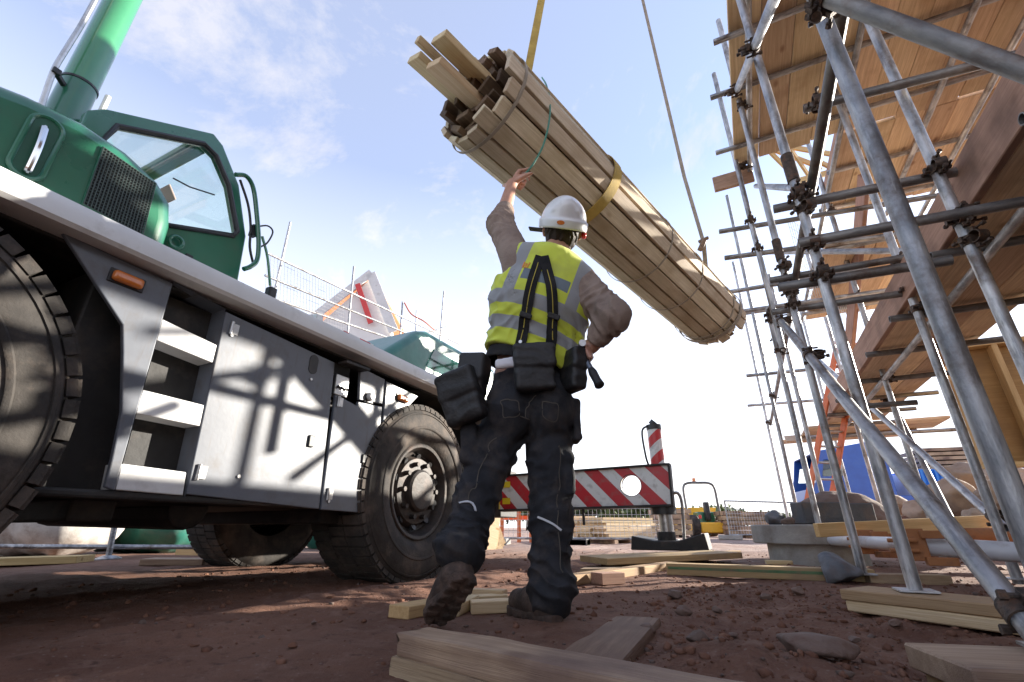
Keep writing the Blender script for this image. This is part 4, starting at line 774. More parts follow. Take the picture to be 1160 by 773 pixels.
ft = MB(); ft.prism([V((jx - 0.36, OY - 0.1, 0.075)), V((jx - 0.34, OY - 0.1, 0.22)), V((jx - 0.1, OY - 0.1, 0.17)), V((jx + 0.14, OY - 0.1, 0.17)), V((jx + 0.42, OY - 0.1, 0.25)), V((jx + 0.44, OY - 0.1, 0.075))], (0, 0.5, 0)); ft.tube((jx, OY + 0.13, 0.10), (jx, OY + 0.13, 0.26), 0.10, 16); ft.build('jack_foot', MAT['under'], crane, smooth=0, bevel=0.012)
MB().path(spline([onY(p[0], p[1], OY + 0.1) for p in ((762, 559), (768, 559), (772, 568), (774, 590), (775, 612))], 5), 0.018, 8).build('release_handle', MAT['alu'], crane)
# ------------------------------------------------------------------ slung timber bundle
BN, BF = at(536, 105, 1.98), at(808, 363, 4.55)
bax = (BF - BN).normalized(); BL = (BF - BN).length
bundle = thing('timber_bundle', 'long round bundle of timber boards slung in mid air above the worker', 'timber bundle', (BN + BF) / 2)
bm_ = frame(BN, BF)                                        # X along the bundle, near end at -BL/2
rb_ = random.Random(11); BR = 0.30
TW = rad(10)
def bboard(y, z, ang, w_, t_, e0, e1, mat='bundle', **kw):
    m = bm_ @ Matrix.Translation((0, y, z)) @ Matrix.Rotation(ang, 4, 'X')
    x0, x1 = -BL / 2 + e0, BL / 2 + e1
    m = m @ Matrix.Translation(((x0 + x1) / 2, 0, 0)) @ Matrix.Rotation(rb_.uniform(-0.003, 0.003), 4, 'Z')
    return MB().box((0, 0, 0), (x1 - x0, w_, t_)).build('board', MAT[mat], bundle, mw=m, smooth=0, bevel=0.003, seg=1, **kw)
n_out = 17
for k in range(n_out):
    a = 2 * math.pi * k / n_out + TW + 0.12
    r = BR + rb_.uniform(-0.016, 0.006); bboard(r * math.cos(a), r * math.sin(a), a + math.pi / 2 + rb_.uniform(-0.05, 0.05), rb_.uniform(0.092, 0.103), 0.036, rb_.uniform(-0.03, 0.07), rb_.uniform(-0.09, 0.07))
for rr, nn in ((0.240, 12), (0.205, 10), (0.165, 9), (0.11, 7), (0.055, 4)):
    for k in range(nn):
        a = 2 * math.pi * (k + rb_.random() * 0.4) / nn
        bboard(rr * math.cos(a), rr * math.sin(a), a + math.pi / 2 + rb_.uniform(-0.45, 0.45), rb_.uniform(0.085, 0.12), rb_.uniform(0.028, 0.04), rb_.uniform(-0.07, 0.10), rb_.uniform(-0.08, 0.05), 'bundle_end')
for (px, py, a, w_, o_) in ((478, 62, 0.55, 0.15, -0.36), (500, 60, 0.6, 0.045, -0.40), (512, 80, 0.55, 0.16, -0.30), (530, 66, 0.5, 0.15, -0.34)):
    q = bm_.inverted() @ at(px + 36, py + 44, 2.02); bboard(q.y, q.z, a, w_, 0.042, o_, -1.2, 'pale', label='fresh pale plank sticking out of the near end')
def band_ring(name, x, mat, w_=0.05, parent=None, lo=0.0, sag=0.0, tilt=0.0, full=True, **kw):
    P = []; N = []
    for k in range(49):
        a = 2 * math.pi * k / 48; r = BR + 0.026
        P.append(bm_ @ V((x + tilt * math.sin(a + 0.6), r * math.cos(a), r * math.sin(a)))); N.append(bm_.to_3x3() @ V((0, math.cos(a), math.sin(a))))
    return MB().ribbon(P, N, w_, 0.004).build(name, MAT[mat], parent, smooth=40, **kw)
def axx(px, py):
    d, _ = ray(px, py); best = min((k / 400 for k in range(401)), key=lambda t: ((BN.lerp(BF, t) - V((0, 0, CAMH))).normalized() - d.normalized()).length); return -BL / 2 + best * BL
xa, xb = axx(665, 210), axx(800, 345)
band_ring('binding_strap', -BL / 2 + 0.12, 'greyweb', 0.02, bundle)
band_ring('binding_strap', BL / 2 - 0.30, 'greyweb', 0.02, bundle); band_ring('binding_strap', 0.15, 'greyweb', 0.014, bundle); band_ring('binding_strap', 0.75, 'greyweb', 0.014, bundle)
top = bm_.to_3x3() @ V((0, 0, 1))
def sling(name, x, mat, apex, label, w_, dx=0.0):
    P = []; N = []; R = BR + 0.03
    for k in range(41):
        a = rad(100) - rad(360) * 0.93 * k / 40
        P.append(bm_ @ V((x + dx * math.sin(a), R * math.cos(a), R * math.sin(a)))); N.append(bm_.to_3x3() @ V((0, math.cos(a), math.sin(a))))
    b = MB().ribbon(P, N, w_, 0.006)
    s_ = bm_ @ V((x, R * math.cos(rad(100)), R * math.sin(rad(100)))); n2 = (V((0, 0, CAMH)) - s_).normalized()
    Q = [s_.lerp(apex, k / 8) for k in range(9)]; b.ribbon(Q, [n2] * 9, w_ * 0.9, 0.006)
    return b.build(name, MAT[mat], None, smooth=40, label=label, cat='lifting sling', group='slings holding the timber bundle', origin=s_)
apex = at(624, -500, 2.5)
s1 = bm_ @ V((xa, 0, BR)); sl1 = MB(); R = BR + 0.032
P = [bm_ @ V((xa + 0.05 * math.sin(2 * math.pi * k / 40), R * math.cos(2 * math.pi * k / 40), R * math.sin(2 * math.pi * k / 40))) for k in range(41)]
N = [bm_.to_3x3() @ V((0, math.cos(2 * math.pi * k / 40), math.sin(2 * math.pi * k / 40))) for k in range(41)]
sl1.ribbon(P, N, 0.085, 0.006)
xc = axx(616, 110); u0 = bm_ @ V((xc, -0.05, R)); u1 = u0 + (at(632, 0, 2.45) - at(616, 96, 2.45)) * 6
n2 = (V((0, 0, CAMH)) - u0).normalized(); Q = [u0.lerp(u1, k / 8) for k in range(9)]; sl1.ribbon([bm_ @ V((xa, -0.02, R + 0.004)), u0], [top, top], 0.06, 0.005); sl1.ribbon(Q, [n2] * 9, 0.055, 0.006)
sl1.build('lifting_sling', MAT['strap'], None, smooth=40, label='wide yellow webbing sling round the middle of the timber bundle behind the helmet', cat='lifting sling', origin=s1)
sl2 = MB(); x2 = axx(812, 350)
P = [bm_ @ V((x2 + 0.10 * math.sin(2 * math.pi * k / 40), R * math.cos(2 * math.pi * k / 40), R * math.sin(2 * math.pi * k / 40))) for k in range(41)]
sl2.ribbon(P, N, 0.055, 0.006); v0 = bm_ @ V((x2 + 0.08, 0, R)); vf = math.hypot(v0.x, v0.y); v1 = at(797, 275, 4.25); v2 = at(775, 200, 4.25); v3 = at(728, 0, 4.25); v4 = v3 + (v3 - v2) * 5
Q = [v0, v1]; sl2.ribbon(Q, [(V((0, 0, CAMH)) - v1).normalized()] * 2, 0.045, 0.006); Q = [v1, v2, v3, v4]; sl2.ribbon(Q, [(V((0, 0, CAMH)) - v1).normalized()] * 4, 0.04, 0.006)
sl2.build('lifting_sling', MAT['greyweb'], None, smooth=40, label='thin grey-brown sling running up from the far end of the timber bundle', cat='lifting sling', origin=v0)
sh = MB(); sh.bar(v1 + V((0.01, 0, 0.03)), v1 - V((0.05, 0.03, 0.10)), 0.05, 0.05); sh.tube(v1 + V((-0.05, 0, 0.02)), v1 + V((0.06, 0, 0.05)), 0.02, 10)
sh.build('shackle', surf('shackle_brown', (0.16, 0.10, 0.06), (0.25, 0.17, 0.1), 20, 0.6), None, smooth=30, bevel=0.008, label='brown shackle joining the far sling above the bundle end', cat='shackle')

# ------------------------------------------------------------------ timbers and stones on the ground
T_ = lambda lab, cat='timber': dict(label=lab, cat=cat)
P1, P2 = onZ(449, 717, 0.092), onZ(676, 765, 0.098); dP = (P2 - P1).normalized(); Pn = V((-dP.y, dP.x, 0)); P2 = P1 + dP * 1.25
def rough_beam(name, p0, p1, w_, h, mat, seed=1, cuts=26, label=None, cat='timber beam', amp=0.005):
    """a sawn beam with dented edges and worn ends"""
    p0, p1 = V(p0), V(p1); L = (p1 - p0).length; r = random.Random(seed); m = frame(p0, p1); vs = []; fs = []
    prof = []
    n = 7
    for (a, b, c, d) in ((-1, -1, 1, -1), (1, -1, 1, 1), (1, 1, -1, 1), (-1, 1, -1, -1)):
        for k in range(n): t = k / n; prof.append(((a + (c - a) * t), (b + (d - b) * t)))
    K = len(prof)
    for i in range(cuts + 1):
        x = -L / 2 + L * i / cuts
        for (y, z) in prof:
            e = abs(y) * abs(z); q = np.array([[x * 3, y * 0.3 + seed, z * 0.3]]); dsp = float(fbm(q, 1.6, 3, seed)[0]) * amp
            fy = 1 - 0.05 * max(e - 0.8, 0) * 5; vs.append((x + (0.012 * float(vnoise(np.array([[y * 1.5, z * 1.5, seed]]), 1.3)[0]) if i in (0, cuts) else 0), y * (w_ / 2 * fy + dsp), z * (h / 2 * fy + dsp)))
    for i in range(cuts):
        for k in range(K): fs.append((i * K + k, i * K + (k + 1) % K, (i + 1) * K + (k + 1) % K, (i + 1) * K + k))
    fs += [tuple(range(K - 1, -1, -1)), tuple(range(cuts * K, (cuts + 1) * K))]
    return MB().add(vs, fs).build(name, MAT[mat], None, mw=m, smooth=35, label=label, cat=cat)
rough_beam('timber_beam', P1 + Pn * 0.05 - V((0, 0, 0.022)), P2 + Pn * 0.05 - V((0, 0, 0.022)), 0.095, 0.045, 'old', 3, label='muddy timber beam along the bottom edge of the picture, upper of two stacked')
rough_beam('timber_beam', P1 + Pn * 0.045 - V((0.012, 0, 0.072)), P2 + Pn * 0.045 - V((0, 0, 0.072)), 0.085, 0.055, 'old', 8, label='muddy timber beam pressed into the soil under the foremost one, lower of two stacked')
q0, q1 = onZ(655, 757, 0.055), onZ(728, 697, 0.03)
rough_beam('timber_beam', q0 - V((0.02, 0, .045)), q1 - V((0.02, 0, .04)), 0.15, 0.07, 'muddy', 5, label='soil-covered broad timber leading away from the foreground beam behind the boots')
def gplank(name, a, b, w_, t_, mat, label, z=0.0, cat='timber', up=Z3):
    a, b = V(a), V(b); a.z = gz(a.x, a.y) + z + t_ / 2 if a.z == 0 else a.z; b.z = gz(b.x, b.y) + z + t_ / 2 if b.z == 0 else b.z
    return plank(name, a, b, w_, t_, mat, None, up, bevel=0.003, label=label, cat=cat)
gplank('timber_offcut', onZ(450, 706), onZ(530, 686), 0.09, 0.04, 'frame', 'orange-brown timber offcut beside the lifted boot')
gplank('timber_offcut', onZ(512, 701), onZ(536, 690), 0.05, 0.042, 'pale', 'stubby pale offcut behind the lifted boot')
gplank('timber_offcut', onZ(533, 697), onZ(606, 695), 0.08, 0.04, 'pale', 'clean pale offcut lying between the two boots')
gplank('timber_offcut', onZ(500, 692), onZ(572, 686), 0.06, 0.035, 'pale', 'thin pale offcut crossing behind the one between the boots')
gplank('timber_offcut', onZ(520, 682), onZ(572, 686), 0.05, 0.05, 'pale', 'farthest pale offcut of the pile between the boots')
gplank('timber_length', onZ(642, 664), onZ(762, 644), 0.10, 0.05, 'joist', 'long yellow-brown timber running from the right boot towards the outrigger foot')
gplank('timber_length', onZ(700, 640), onZ(836, 632), 0.10, 0.05, 'joist', 'timber lying just in front of the outrigger pad')
gplank('timber_length', onZ(757, 652), onZ(992, 661), 0.11, 0.07, 'joist', 'long timber with a green stripe along its side lying across the middle')
g0, g1 = onZ(757, 652), onZ(992, 661); lt = bpy.context.scene.objects['timber_length.002']; MB().box((0, -0.0555, 0.008), (1, 0.004, 0.016)).build('painted_stripe', surf('green_stripe', (0.07, 0.16, 0.07), (0.12, 0.22, 0.10), 20, 0.7, dirt=(0.2, 0.14, 0.09), damt=(0.45, 0.7), dscale=12), lt, mw=MW[lt] @ Matrix.Diagonal(((g1 - g0).length * 0.98, 1, 1, 1)), smooth=0)
gplank('timber_offcut', onZ(868, 640), onZ(925, 641), 0.06, 0.035, 'pale', 'small pale offcut at the foot of the concrete ring')
gplank('timber_length', onZ(983, 662), onZ(1075, 664), 0.1, 0.05, 'old', 'dull timber length behind the double sole board')
gplank('timber_offcut', onZ(676, 663), onZ(702, 661), 0.10, 0.06, 'toe', 'dark brown timber block beside the yellow-brown length')
gplank('timber_pad', onZ(672, 641), onZ(820, 637), 0.5, 0.05, 'joist', 'wide timber pad under the outrigger foot', z=0.035, cat='timber pad')
gplank('timber_pad', onZ(660, 648), onZ(718, 650), 0.16, 0.04, 'old', 'dark weathered board in front of the outrigger pad', cat='timber pad')
A_, B_ = V((0.51, 1.39, 0)), V((0.515, 2.42, 0))
s0, s1_ = onZ(962, 668, 0.075), onZ(1130, 688, 0.075)
plank('sole_board', s0 + V((0.03, 0.10, -0.019)), s1_ + V((0.15, 0.10, -0.019)), 0.22, 0.038, 'joist', None, label='upper pale sole board carrying the bare scaffold tube beside the dark stone', cat='timber board')
plank('sole_board', s0 + V((0.045, 0.10, -0.058)), s1_ + V((0.13, 0.10, -0.058)), 0.22, 0.038, 'pale', None, label='lower sole board under the pale one that carries a scaffold tube', cat='timber board')
e0 = onZ(1064, 747, 0.075); e1 = e0 + V((0.55, 0.15, 0))
plank('sole_board', e0 + V((0, 0.03, -0.02)), e1 + V((0, 0.03, -0.02)), 0.2, 0.045, 'old', None, label='muddy sole board in the bottom right corner', cat='timber board'); 
plank('sole_board', e0 + V((0.02, 0.03, -0.064)), e1 + V((0.02, 0.03, -0.064)), 0.19, 0.04, 'joist', None, label='board beneath the muddy sole board in the bottom right corner', cat='timber board')
def rock(name, c, r, seed, mat, label=None, cat='stone', group=None, flat=0.7, h=None, facets=12, rot=0.0):
    rs = np.random.RandomState(seed); nrm = rs.normal(size=(facets + 6, 3)); nrm /= np.linalg.norm(nrm, axis=1, keepdims=True); off = rs.uniform(0.58, 0.95, facets + 6)
    def fn(p):
        q = p / np.array([r, r, r * flat], np.float32); d = np.linalg.norm(q, axis=-1) - 1.0
        for n_, o_ in zip(nrm, off): d = smax(d, q @ n_.astype(np.float32) - o_, 0.02)
        return (d + 0.09 * fbm(q, 3.2, 4, seed)) * r * flat
    vs, fs = surface_net(fn, (-r * 1.3,) * 3, (r * 1.3,) * 3, h or r / 11); vs = smooth_np(vs, fs, 1)
    zmin = vs[:, 2].min(); vs = vs + np.array([c[0], c[1], c[2] - zmin - 0.18 * r * flat])
    return mesh_np(name, vs, fs, MAT[mat], label=label, cat=cat, group=group, origin=(c[0], c[1], c[2]))
def rk(px, py, rpx, seed, mat, label, **kw):
    c = onZ(px, py); zc = (c - V((0, 0, CAMH))).dot(V((-math.sin(AZ) * _c, math.cos(AZ) * _c, _s))); rock('stone', G(c), rpx / FPX * zc, seed, mat, label, **kw)
rk(953, 662, 26, 4, 'slate', 'dark grey angular stone resting on the striped timber beside the sole board', flat=0.75)
rk(925, 752, 48, 9, 'stone', 'largest reddish half-buried boulder at the bottom right of the soil', flat=0.30)
for i, (px, py, r, lab) in enumerate(((765, 680, 13, 'pale pinkish stone on the near side of the long striped timber'), (775, 698, 14, 'reddish stone below the pale pinkish one, right of the broad timber'), (812, 694, 9, 'small light stone alone on the soil in the middle right'), (735, 722, 17, 'brown wedge of stone leaning on the broad soil-covered timber'), (795, 750, 22, 'flat brown stone between the foreground beam and the largest boulder'), (820, 738, 12, 'squat stone just left of the largest boulder'), (868, 676, 10, 'small brown stone in front of the long striped timber'), (905, 672, 11, 'pinkish stone just left of the dark grey angular one'), (1015, 712, 10, 'small stone in front of the double sole board'), (1036, 697, 6, 'tiny pale stone at the edge of the double sole board'), (1135, 646, 6, 'small white stone behind the big leaning tube'), (775, 636, 6, 'small stone by the outrigger pad'), (830, 716, 8, 'little brown stone above the flat brown one'), (968, 726, 9, 'flat stone to the right of the largest boulder'), (330, 742, 8, 'lone clod of earth in the wheel track at left'), (235, 735, 9, 'low clod of earth near the bottom left'), (355, 705, 5, 'tiny stone on the smooth track between crane and beam'))):
    rk(px, py, r * 0.72, 20 + i, 'stone' if 'clod' not in lab else 'clod', lab, flat=0.62)
# loose clods and gravel: too many to count
def scatter(name, n, region, rmin, rmax, mat, seed, dens=None, label='loose clods and small stones scattered over the churned soil', cat='rubble'):
    r = np.random.RandomState(seed); base = []
    for s in range(5):
        bm = bmesh.new(); bmesh.ops.create_icosphere(bm, subdivisions=1, radius=1.0); rr = np.random.RandomState(100 + s)
        for v in bm.verts: v.co *= rr.uniform(0.65, 1.15); v.co.z *= 0.7
        bm.verts.index_update(); base.append((np.array([v.co[:] for v in bm.verts]), np.array([[v.index for v in f.verts] for f in bm.faces]))); bm.free()
    VS = []; FS = []; o = 0; x0, x1, y0, y1 = region; k = 0
    while k < n:
        x, y = r.uniform(x0, x1), r.uniform(y0, y1)
        if dens and r.rand() > dens(x, y): k += 0.05; continue
        k += 1; s = rmin * (rmax / rmin) ** (r.rand() ** 3.2); a = r.rand() * 6.28; R2 = np.array([[math.cos(a), -math.sin(a), 0], [math.sin(a), math.cos(a), 0], [0, 0, 1]])
        bv, bf = base[r.randint(5)]; vs = bv @ R2.T * s * r.uniform(0.7, 1.3, 3); VS.append(vs + np.array([x, y, 0.0])); VS[-1][:, 2] += s * 0.15; FS.append(bf + o); o += len(bv); VS[-1][:, 2] += 0
    VS = np.concatenate(VS); c = VS.reshape(-1, len(base[0][0]), 3); VS[:, 2] += np.repeat(gh(c[:, :, 0].mean(1), c[:, :, 1].mean(1)), len(base[0][0]))
    mesh_np(name, VS, np.concatenate(FS), MAT[mat], smooth=False, origin=(0, 0, 0), kind='stuff', label=label, cat=cat)
nb = lambda x, y: (1.0 if (x > -0.42 and y < 3.2) else 0.22) * (1.0 if y < 4 else 0.45)
scatter('loose_soil', 9000, (-3.4, 2.3, 0.7, 6.2), 0.003, 0.019, 'clod', 3, nb)
scatter('gravel', 1100, (-3.2, 2.6, 0.8, 7.5), 0.004, 0.017, 'stone', 4, nb, label='pale gravel mixed into the red-brown soil', cat='gravel')
# ------------------------------------------------------------------ right-hand background
def fwd(x, y): return -x * math.sin(AZ) + y * math.cos(AZ)
# timber-framed wall panel standing across the end of the scaffold
WY = 5.75
wp_ = thing('timber_frame_wall', 'yellow timber stud wall panel with brown sheathing behind the scaffold at the right edge', 'wall panel', (2.9, WY, 0.72))
tl = onY(1068, 404, WY); zt, zb, wx0 = 1.98, 0.80, tl.x
def stud(p, q, w_, t_, up, mat='frame', name='stud'): plank(name, p, q, w_, t_, mat, wp_, up, bevel=0.003)
for k in range(8): x = wx0 + 0.02 + k * 0.36; stud((x, WY, zb + 0.045), (x, WY, zt - 0.045), 0.045, 0.12, (0, 1, 0))
stud((wx0, WY, zt - 0.022), (wx0 + 2.7, WY, zt - 0.022), 0.125, 0.044, Z3, name='top_rail'); stud((wx0, WY, zb + 0.022), (wx0 + 2.7, WY, zb + 0.022), 0.125, 0.044, Z3, name='bottom_rail')
plank('sheathing', (wx0 + 0.003, WY + 0.07, (zt + zb) / 2), (wx0 + 2.7, WY + 0.07, (zt + zb) / 2), 0.012, zt - zb - 0.004, 'ply', wp_, bevel=0)
# unseen house side: timber frame wall and plinth added to shade the foreground
hw = thing('house_shade_wall', 'unseen timber framed house wall and plinth added at the right to shade the foreground', 'house wall', (2.45, 1.2, 0))
MB().box((2.5, 0.9, 0.4), (0.30, 7.2, 0.8)).build('plinth', MAT['concrete'], hw, smooth=0, bevel=0.01)
plank('sheathing', (2.5, -2.6, 1.63), (2.5, 4.5, 1.63), 0.10, 1.65, 'ply', hw)
# rubble behind the sole boards
for i, (px, py, f, r, lab) in enumerate(((1075, 560, 5.2, 0.26, 'large pale boulder leaning in the rubble heap under the wall panel'), (1128, 560, 4.7, 0.24, 'rough pale boulder at the right end of the rubble heap'), (1150, 545, 5.3, 0.28, 'topmost boulder at the right edge of the rubble heap'), (1040, 575, 5.4, 0.17, 'smaller pale stone at the left end of the rubble heap'), (1105, 580, 4.6, 0.17, 'low pale stone in front of the rubble heap'), (1060, 590, 4.9, 0.13, 'small stone at the foot of the rubble heap'), (1098, 535, 6.0, 0.3, 'back boulder of the rubble heap just below the wall panel'), (1010, 572, 6.2, 0.2, 'isolated pale stone left of the rubble heap'))):
    c = at(px, py, f); rock('boulder', (c.x, c.y, max(c.z - r * 0.75, 0)), r, 60 + i, 'palestone', lab, 'boulder', flat=0.8)
def mound(name, c, rx, ry, hh, seed, mat, label, cat='soil heap'):
    def fn(p):
        q = p - np.array(c, np.float32); return ell(p, c, (rx, ry, hh)) + 0.12 * hh * fbm(p, 5.0, 4, seed) + 0.05 * hh * fbm(p, 16, 2, seed)
    sdf_obj(name, fn, (c[0] - rx * 1.2, c[1] - ry * 1.2, c[2] - 0.05), (c[0] + rx * 1.2, c[1] + ry * 1.2, c[2] + hh * 1.3), min(rx, ry) / 16, MAT[mat], label=label, cat=cat, it=1)
c = at(1090, 600, 5.6); mound('soil_heap', (c.x, c.y, -0.03), 1.1, 0.7, 0.55, 5, 'clod', 'heap of brown soil under the rubble and the wall panel')
# concrete shaft ring with slab, black blocks and soil
cr = thing('manhole_ring', 'squat grey concrete shaft ring with a wide cover slab, standing behind the scaffold tubes', 'manhole ring', onZ(925, 640))
cz = onZ(928, 639); cf = fwd(cz.x, cz.y); rc = 44 / FPX * cf
MB().lathe([(0, rc), (0.22, rc)], frame((cz.x, cz.y, -0.02), (cz.x, cz.y, 0.2)) @ Matrix.Translation((-0.11, 0, 0)), 40).build('ring', MAT['concrete'], cr, smooth=40)
zs = at(900, 616, cf).z; MB().lathe([(0, 0.0), (0, rc * 1.42), (0.16, rc * 1.42), (0.16, 0.0)], frame((cz.x + 0.05, cz.y + 0.1, zs), (cz.x + 0.05, cz.y + 0.1, zs + 0.16)) @ Matrix.Translation((-0.08, 0, 0)), 48).build('cover_slab', MAT['concrete'], cr, smooth=40, bevel=0.01)
tz = zs + 0.16
def onslab(px, py, dy=0.0): p = at(px, py, cf + dy); return V((p.x, p.y, tz))
p = onslab(905, 590); q = onslab(950, 590)
plank('black_block', p + V((0, 0, 0.10)), q + V((0, 0, 0.10)), 0.2, 0.19, 'dconcrete', None, bevel=0.01, label='charcoal block lying on the concrete slab, left of the soil', cat='block'); plank('black_block', q + V((0.02, 0, 0.095)), onslab(985, 590) + V((0, 0, 0.095)), 0.2, 0.18, 'dconcrete', None, bevel=0.01, label='charcoal block lying on the concrete slab, right end of the row', cat='block')
c = onslab(955, 590, 0.4); mound('soil_heap', (c.x, c.y, tz - 0.03), 0.45, 0.3, 0.36, 8, 'stone', 'heap of brown earth on the concrete slab behind the charcoal blocks'); c = onslab(880, 592, 0.1); rock('stone', (c.x, c.y, tz), 0.10, 71, 'slate', 'dark broken lump at the left edge of the concrete slab', flat=0.8); c = onslab(893, 592, -0.1); rock('stone', (c.x, c.y, tz), 0.06, 72, 'stone', 'small brown lump between the dark one and the charcoal block')
# rail timber and the pipes on brackets
def atl(px, py, f): return at(px, py, f)
plank('rail_timber', atl(925, 601, 3.7), atl(1145, 590, 3.9), 0.05, 0.095, 'frame', None, label='long yellow timber laid across on the scaffold behind the tubes, above the pipes', cat='timber', bevel=0.003)
def pipe(name, p0, p1, r, mat, label, cat='pipe'): return MB().tube(p0, p1, r, 24, hollow=r * 0.12).build(name, MAT[mat], None, smooth=40, label=label, cat=cat)
pa, pb = atl(938, 612, 4.2), atl(1030, 617, 3.0); pc = atl(1170, 627, 2.45)
pipe('pipe', atl(1036, 618, 2.75), pc, 0.047, 'pvc', 'thick whitish pipe at the right, nearest of the horizontal pipes'); pipe('pipe', pa, pb, 0.040, 'pvc', 'thinner whitish pipe behind the tubes, left of the rusty plate')
pipe('pipe', atl(970, 609, 4.2), atl(1180, 606, 3.6), 0.055, 'rust_orange', 'rusty orange pipe behind the whitish pipes')
def bracket(px, py, f, s, label):
    c = atl(px, py, f); b = MB(); b.box((c.x, c.y, c.z), (0.13 * s, 0.02, 0.16 * s)); b.box((c.x + 0.09 * s, c.y - 0.02, c.z + 0.05 * s), (0.10 * s, 0.05, 0.04 * s)); b.box((c.x + 0.1 * s, c.y - 0.02, c.z - 0.08 * s), (0.13 * s, 0.05, 0.04 * s))
    for dz in (0.02, -0.03): b.tube((c.x - 0.11 * s, c.y - 0.03, c.z + dz * s), (c.x + 0.02 * s, c.y - 0.03, c.z + dz * s), 0.011 * s, 10)
    b.build('clamp_plate', MAT['rust_orange'], None, smooth=30, bevel=0.004, label=label, cat='clamp')
bracket(1033, 617, 2.7, 1.0, 'orange clamp plate holding the thick whitish pipe to the scaffold tube'); bracket(980, 614, 3.6, 1.0, 'orange clamp plate between the two whitish pipes')
# ladder
lad = thing('ladder', 'orange ladder leaning steeply behind the left scaffold tubes', 'ladder', atl(914, 575, 5.8))
L0, L1 = atl(914, 572, 5.8), atl(949, 386, 6.0); sd = V((0.27, 0.22, 0)); up_ = (L1 - L0).normalized()
for s in (0, 1): plank('stile', L0 + sd * s, L1 + sd * s, 0.028, 0.085, 'orange', lad, up=sd.normalized().cross(up_), bevel=0.004)
for k in range(11): p = L0.lerp(L1, (k + 0.5) / 11); plank_ = MB().tube(p, p + sd, 0.015, 10).build('rung', MAT['alu'], lad)
# blue truck with a dropside body
def vehicle_wheel(parent, c, ax, r, w_, rimc='alu'):
    a = V(ax).normalized(); c = V(c); m = frame(c - a, c + a)
    t = MB().lathe([(-w_ / 2, r * 0.55), (-w_ / 2, r * 0.92), (-w_ / 2 + 0.04, r), (w_ / 2 - 0.04, r), (w_ / 2, r * 0.92), (w_ / 2, r * 0.55)], m, 32).build('wheel', MAT['tyre'], parent, smooth=35)
    MB().lathe([(-w_ / 2 + .02, 0), (-w_ / 2 + 0.02, r * 0.56), (w_ / 2 - 0.02, r * 0.56), (w_ / 2 - 0.02, 0.0)], m, 24).build('rim', MAT[rimc], t, smooth=35)
TF = 13.5; tr0 = atl(933, 598, TF); ex = V((math.cos(AZ), math.sin(AZ), 0)); ey = V((-math.sin(AZ), math.cos(AZ), 0))
truck = thing('truck', 'blue flatbed truck with a bright blue ribbed body parked far behind the scaffold', 'truck', (tr0.x, tr0.y, 0), AZ - rad(15))
S = lambda px: (px - 912) / FPX * TF * 0.99; H_ = lambda py: at(950, py, TF).z
def tbx(name, x0, x1, y0, y1, z0, z1, mat, parent=truck, bevel=0.03, mb=None):
    M_ = MW[truck]; return MB().box(((x0 + x1) / 2, (y0 + y1) / 2, (z0 + z1) / 2), (x1 - x0, y1 - y0, z1 - z0)).build(name, MAT[mat], parent, mw=M_, smooth=40, bevel=bevel, seg=2)
M_ = MW[truck]; cabp = [(0.0, 0.75), (0.02, 1.35), (0.16, 1.75), (0.30, H_(512)), (S(980), H_(503)), (S(988), H_(506)), (S(988), 1.0), (S(988), 0.75)]
wn_ = [(0.28, 1.65), (0.42, H_(522)), (S(944), H_(522)), (S(944), 1.65)]
cm = MB(); ring_plate(cm, cabp, wn_, 0, 0.06); cm2 = MB().add([(v[1], v[0], v[2]) for v in cm.v], cm.f); cm3 = MB(); ring_plate(cm3, cabp, wn_, 2.24, 2.3); cm2.add([(v[1], v[0], v[2]) for v in cm3.v], cm3.f)
for a, b_ in zip(cabp, cabp[1:] + cabp[:1]):
    if a in (cabp[1], cabp[2]): continue
    cm2.bar(((a[0]), 1.15, a[1]), (b_[0], 1.15, b_[1]), 2.2, 0.04, up=(-(b_[1] - a[1]), 0, b_[0] - a[0]))
tc_ = cm2.build('cab', MAT['blue'], truck, mw=M_, smooth=0, bevel=0.02)
for y in (0.03, 2.27): MB().prism([V((x, y, z)) for x, z in wn_], (0, 0.004, 0)).build('side_window', MAT['glass'], tc_, mw=M_, smooth=0)
tbx('seat', S(948), S(962), 0.4, 1.9, 1.1, 2.0, 'black'); tbx('mirror', -0.16, -0.06, -0.16, 0.02, 1.40, 1.75, 'black'); tbx('mirror', -0.14, -0.05, -0.2, -0.06, 1.02, 1.2, 'black')
tbx('chassis', 0.3, S(1120), 0.25, 2.05, 0.62, 0.86, 'under'); tbx('side_rail', S(985), S(1118), 0.0, 2.3, H_(572), H_(563), 'blue', bevel=0.01)
tbx('exhaust_stack', S(984), S(992), 0.2, 0.34, 1.2, H_(492), 'blue')
tbx('bulkhead', S(1002), S(1007), 0.0, 2.3, 0.95, H_(538), 'white', bevel=0.01)
ribs = MB(); x = S(1010)
while x < S(1118): ribs.box((x, -0.02, (0.98 + H_(536)) / 2), (0.05, 0.05, H_(536) - 0.98)); x += 0.11
ribs.box(((S(1008) + S(1118)) / 2, 1.12, (0.96 + H_(535)) / 2), (S(1118) - S(1008), 2.24, H_(535) - 0.96)); ribs.build('dropside_body', MAT['bblue'], truck, mw=M_, smooth=0)
tbx('tail_box', S(1072), S(1094), -0.3, -0.05, 1.35, H_(537), 'blue'); tbx('beacon', S(1086), S(1090), -0.2, -0.1, H_(536), H_(530), 'amber', bevel=0.02)
for px in (966, 1030, 1052): vehicle_wheel(truck, M_ @ V((S(px), 0.12, 0.5)), ey, 0.5, 0.3)
tl_ = thing('plank_load', 'stack of pale grey planks loaded on top of the blue truck body', 'plank stack', M_ @ V((S(1060), 0.8, H_(535))), AZ - rad(15))
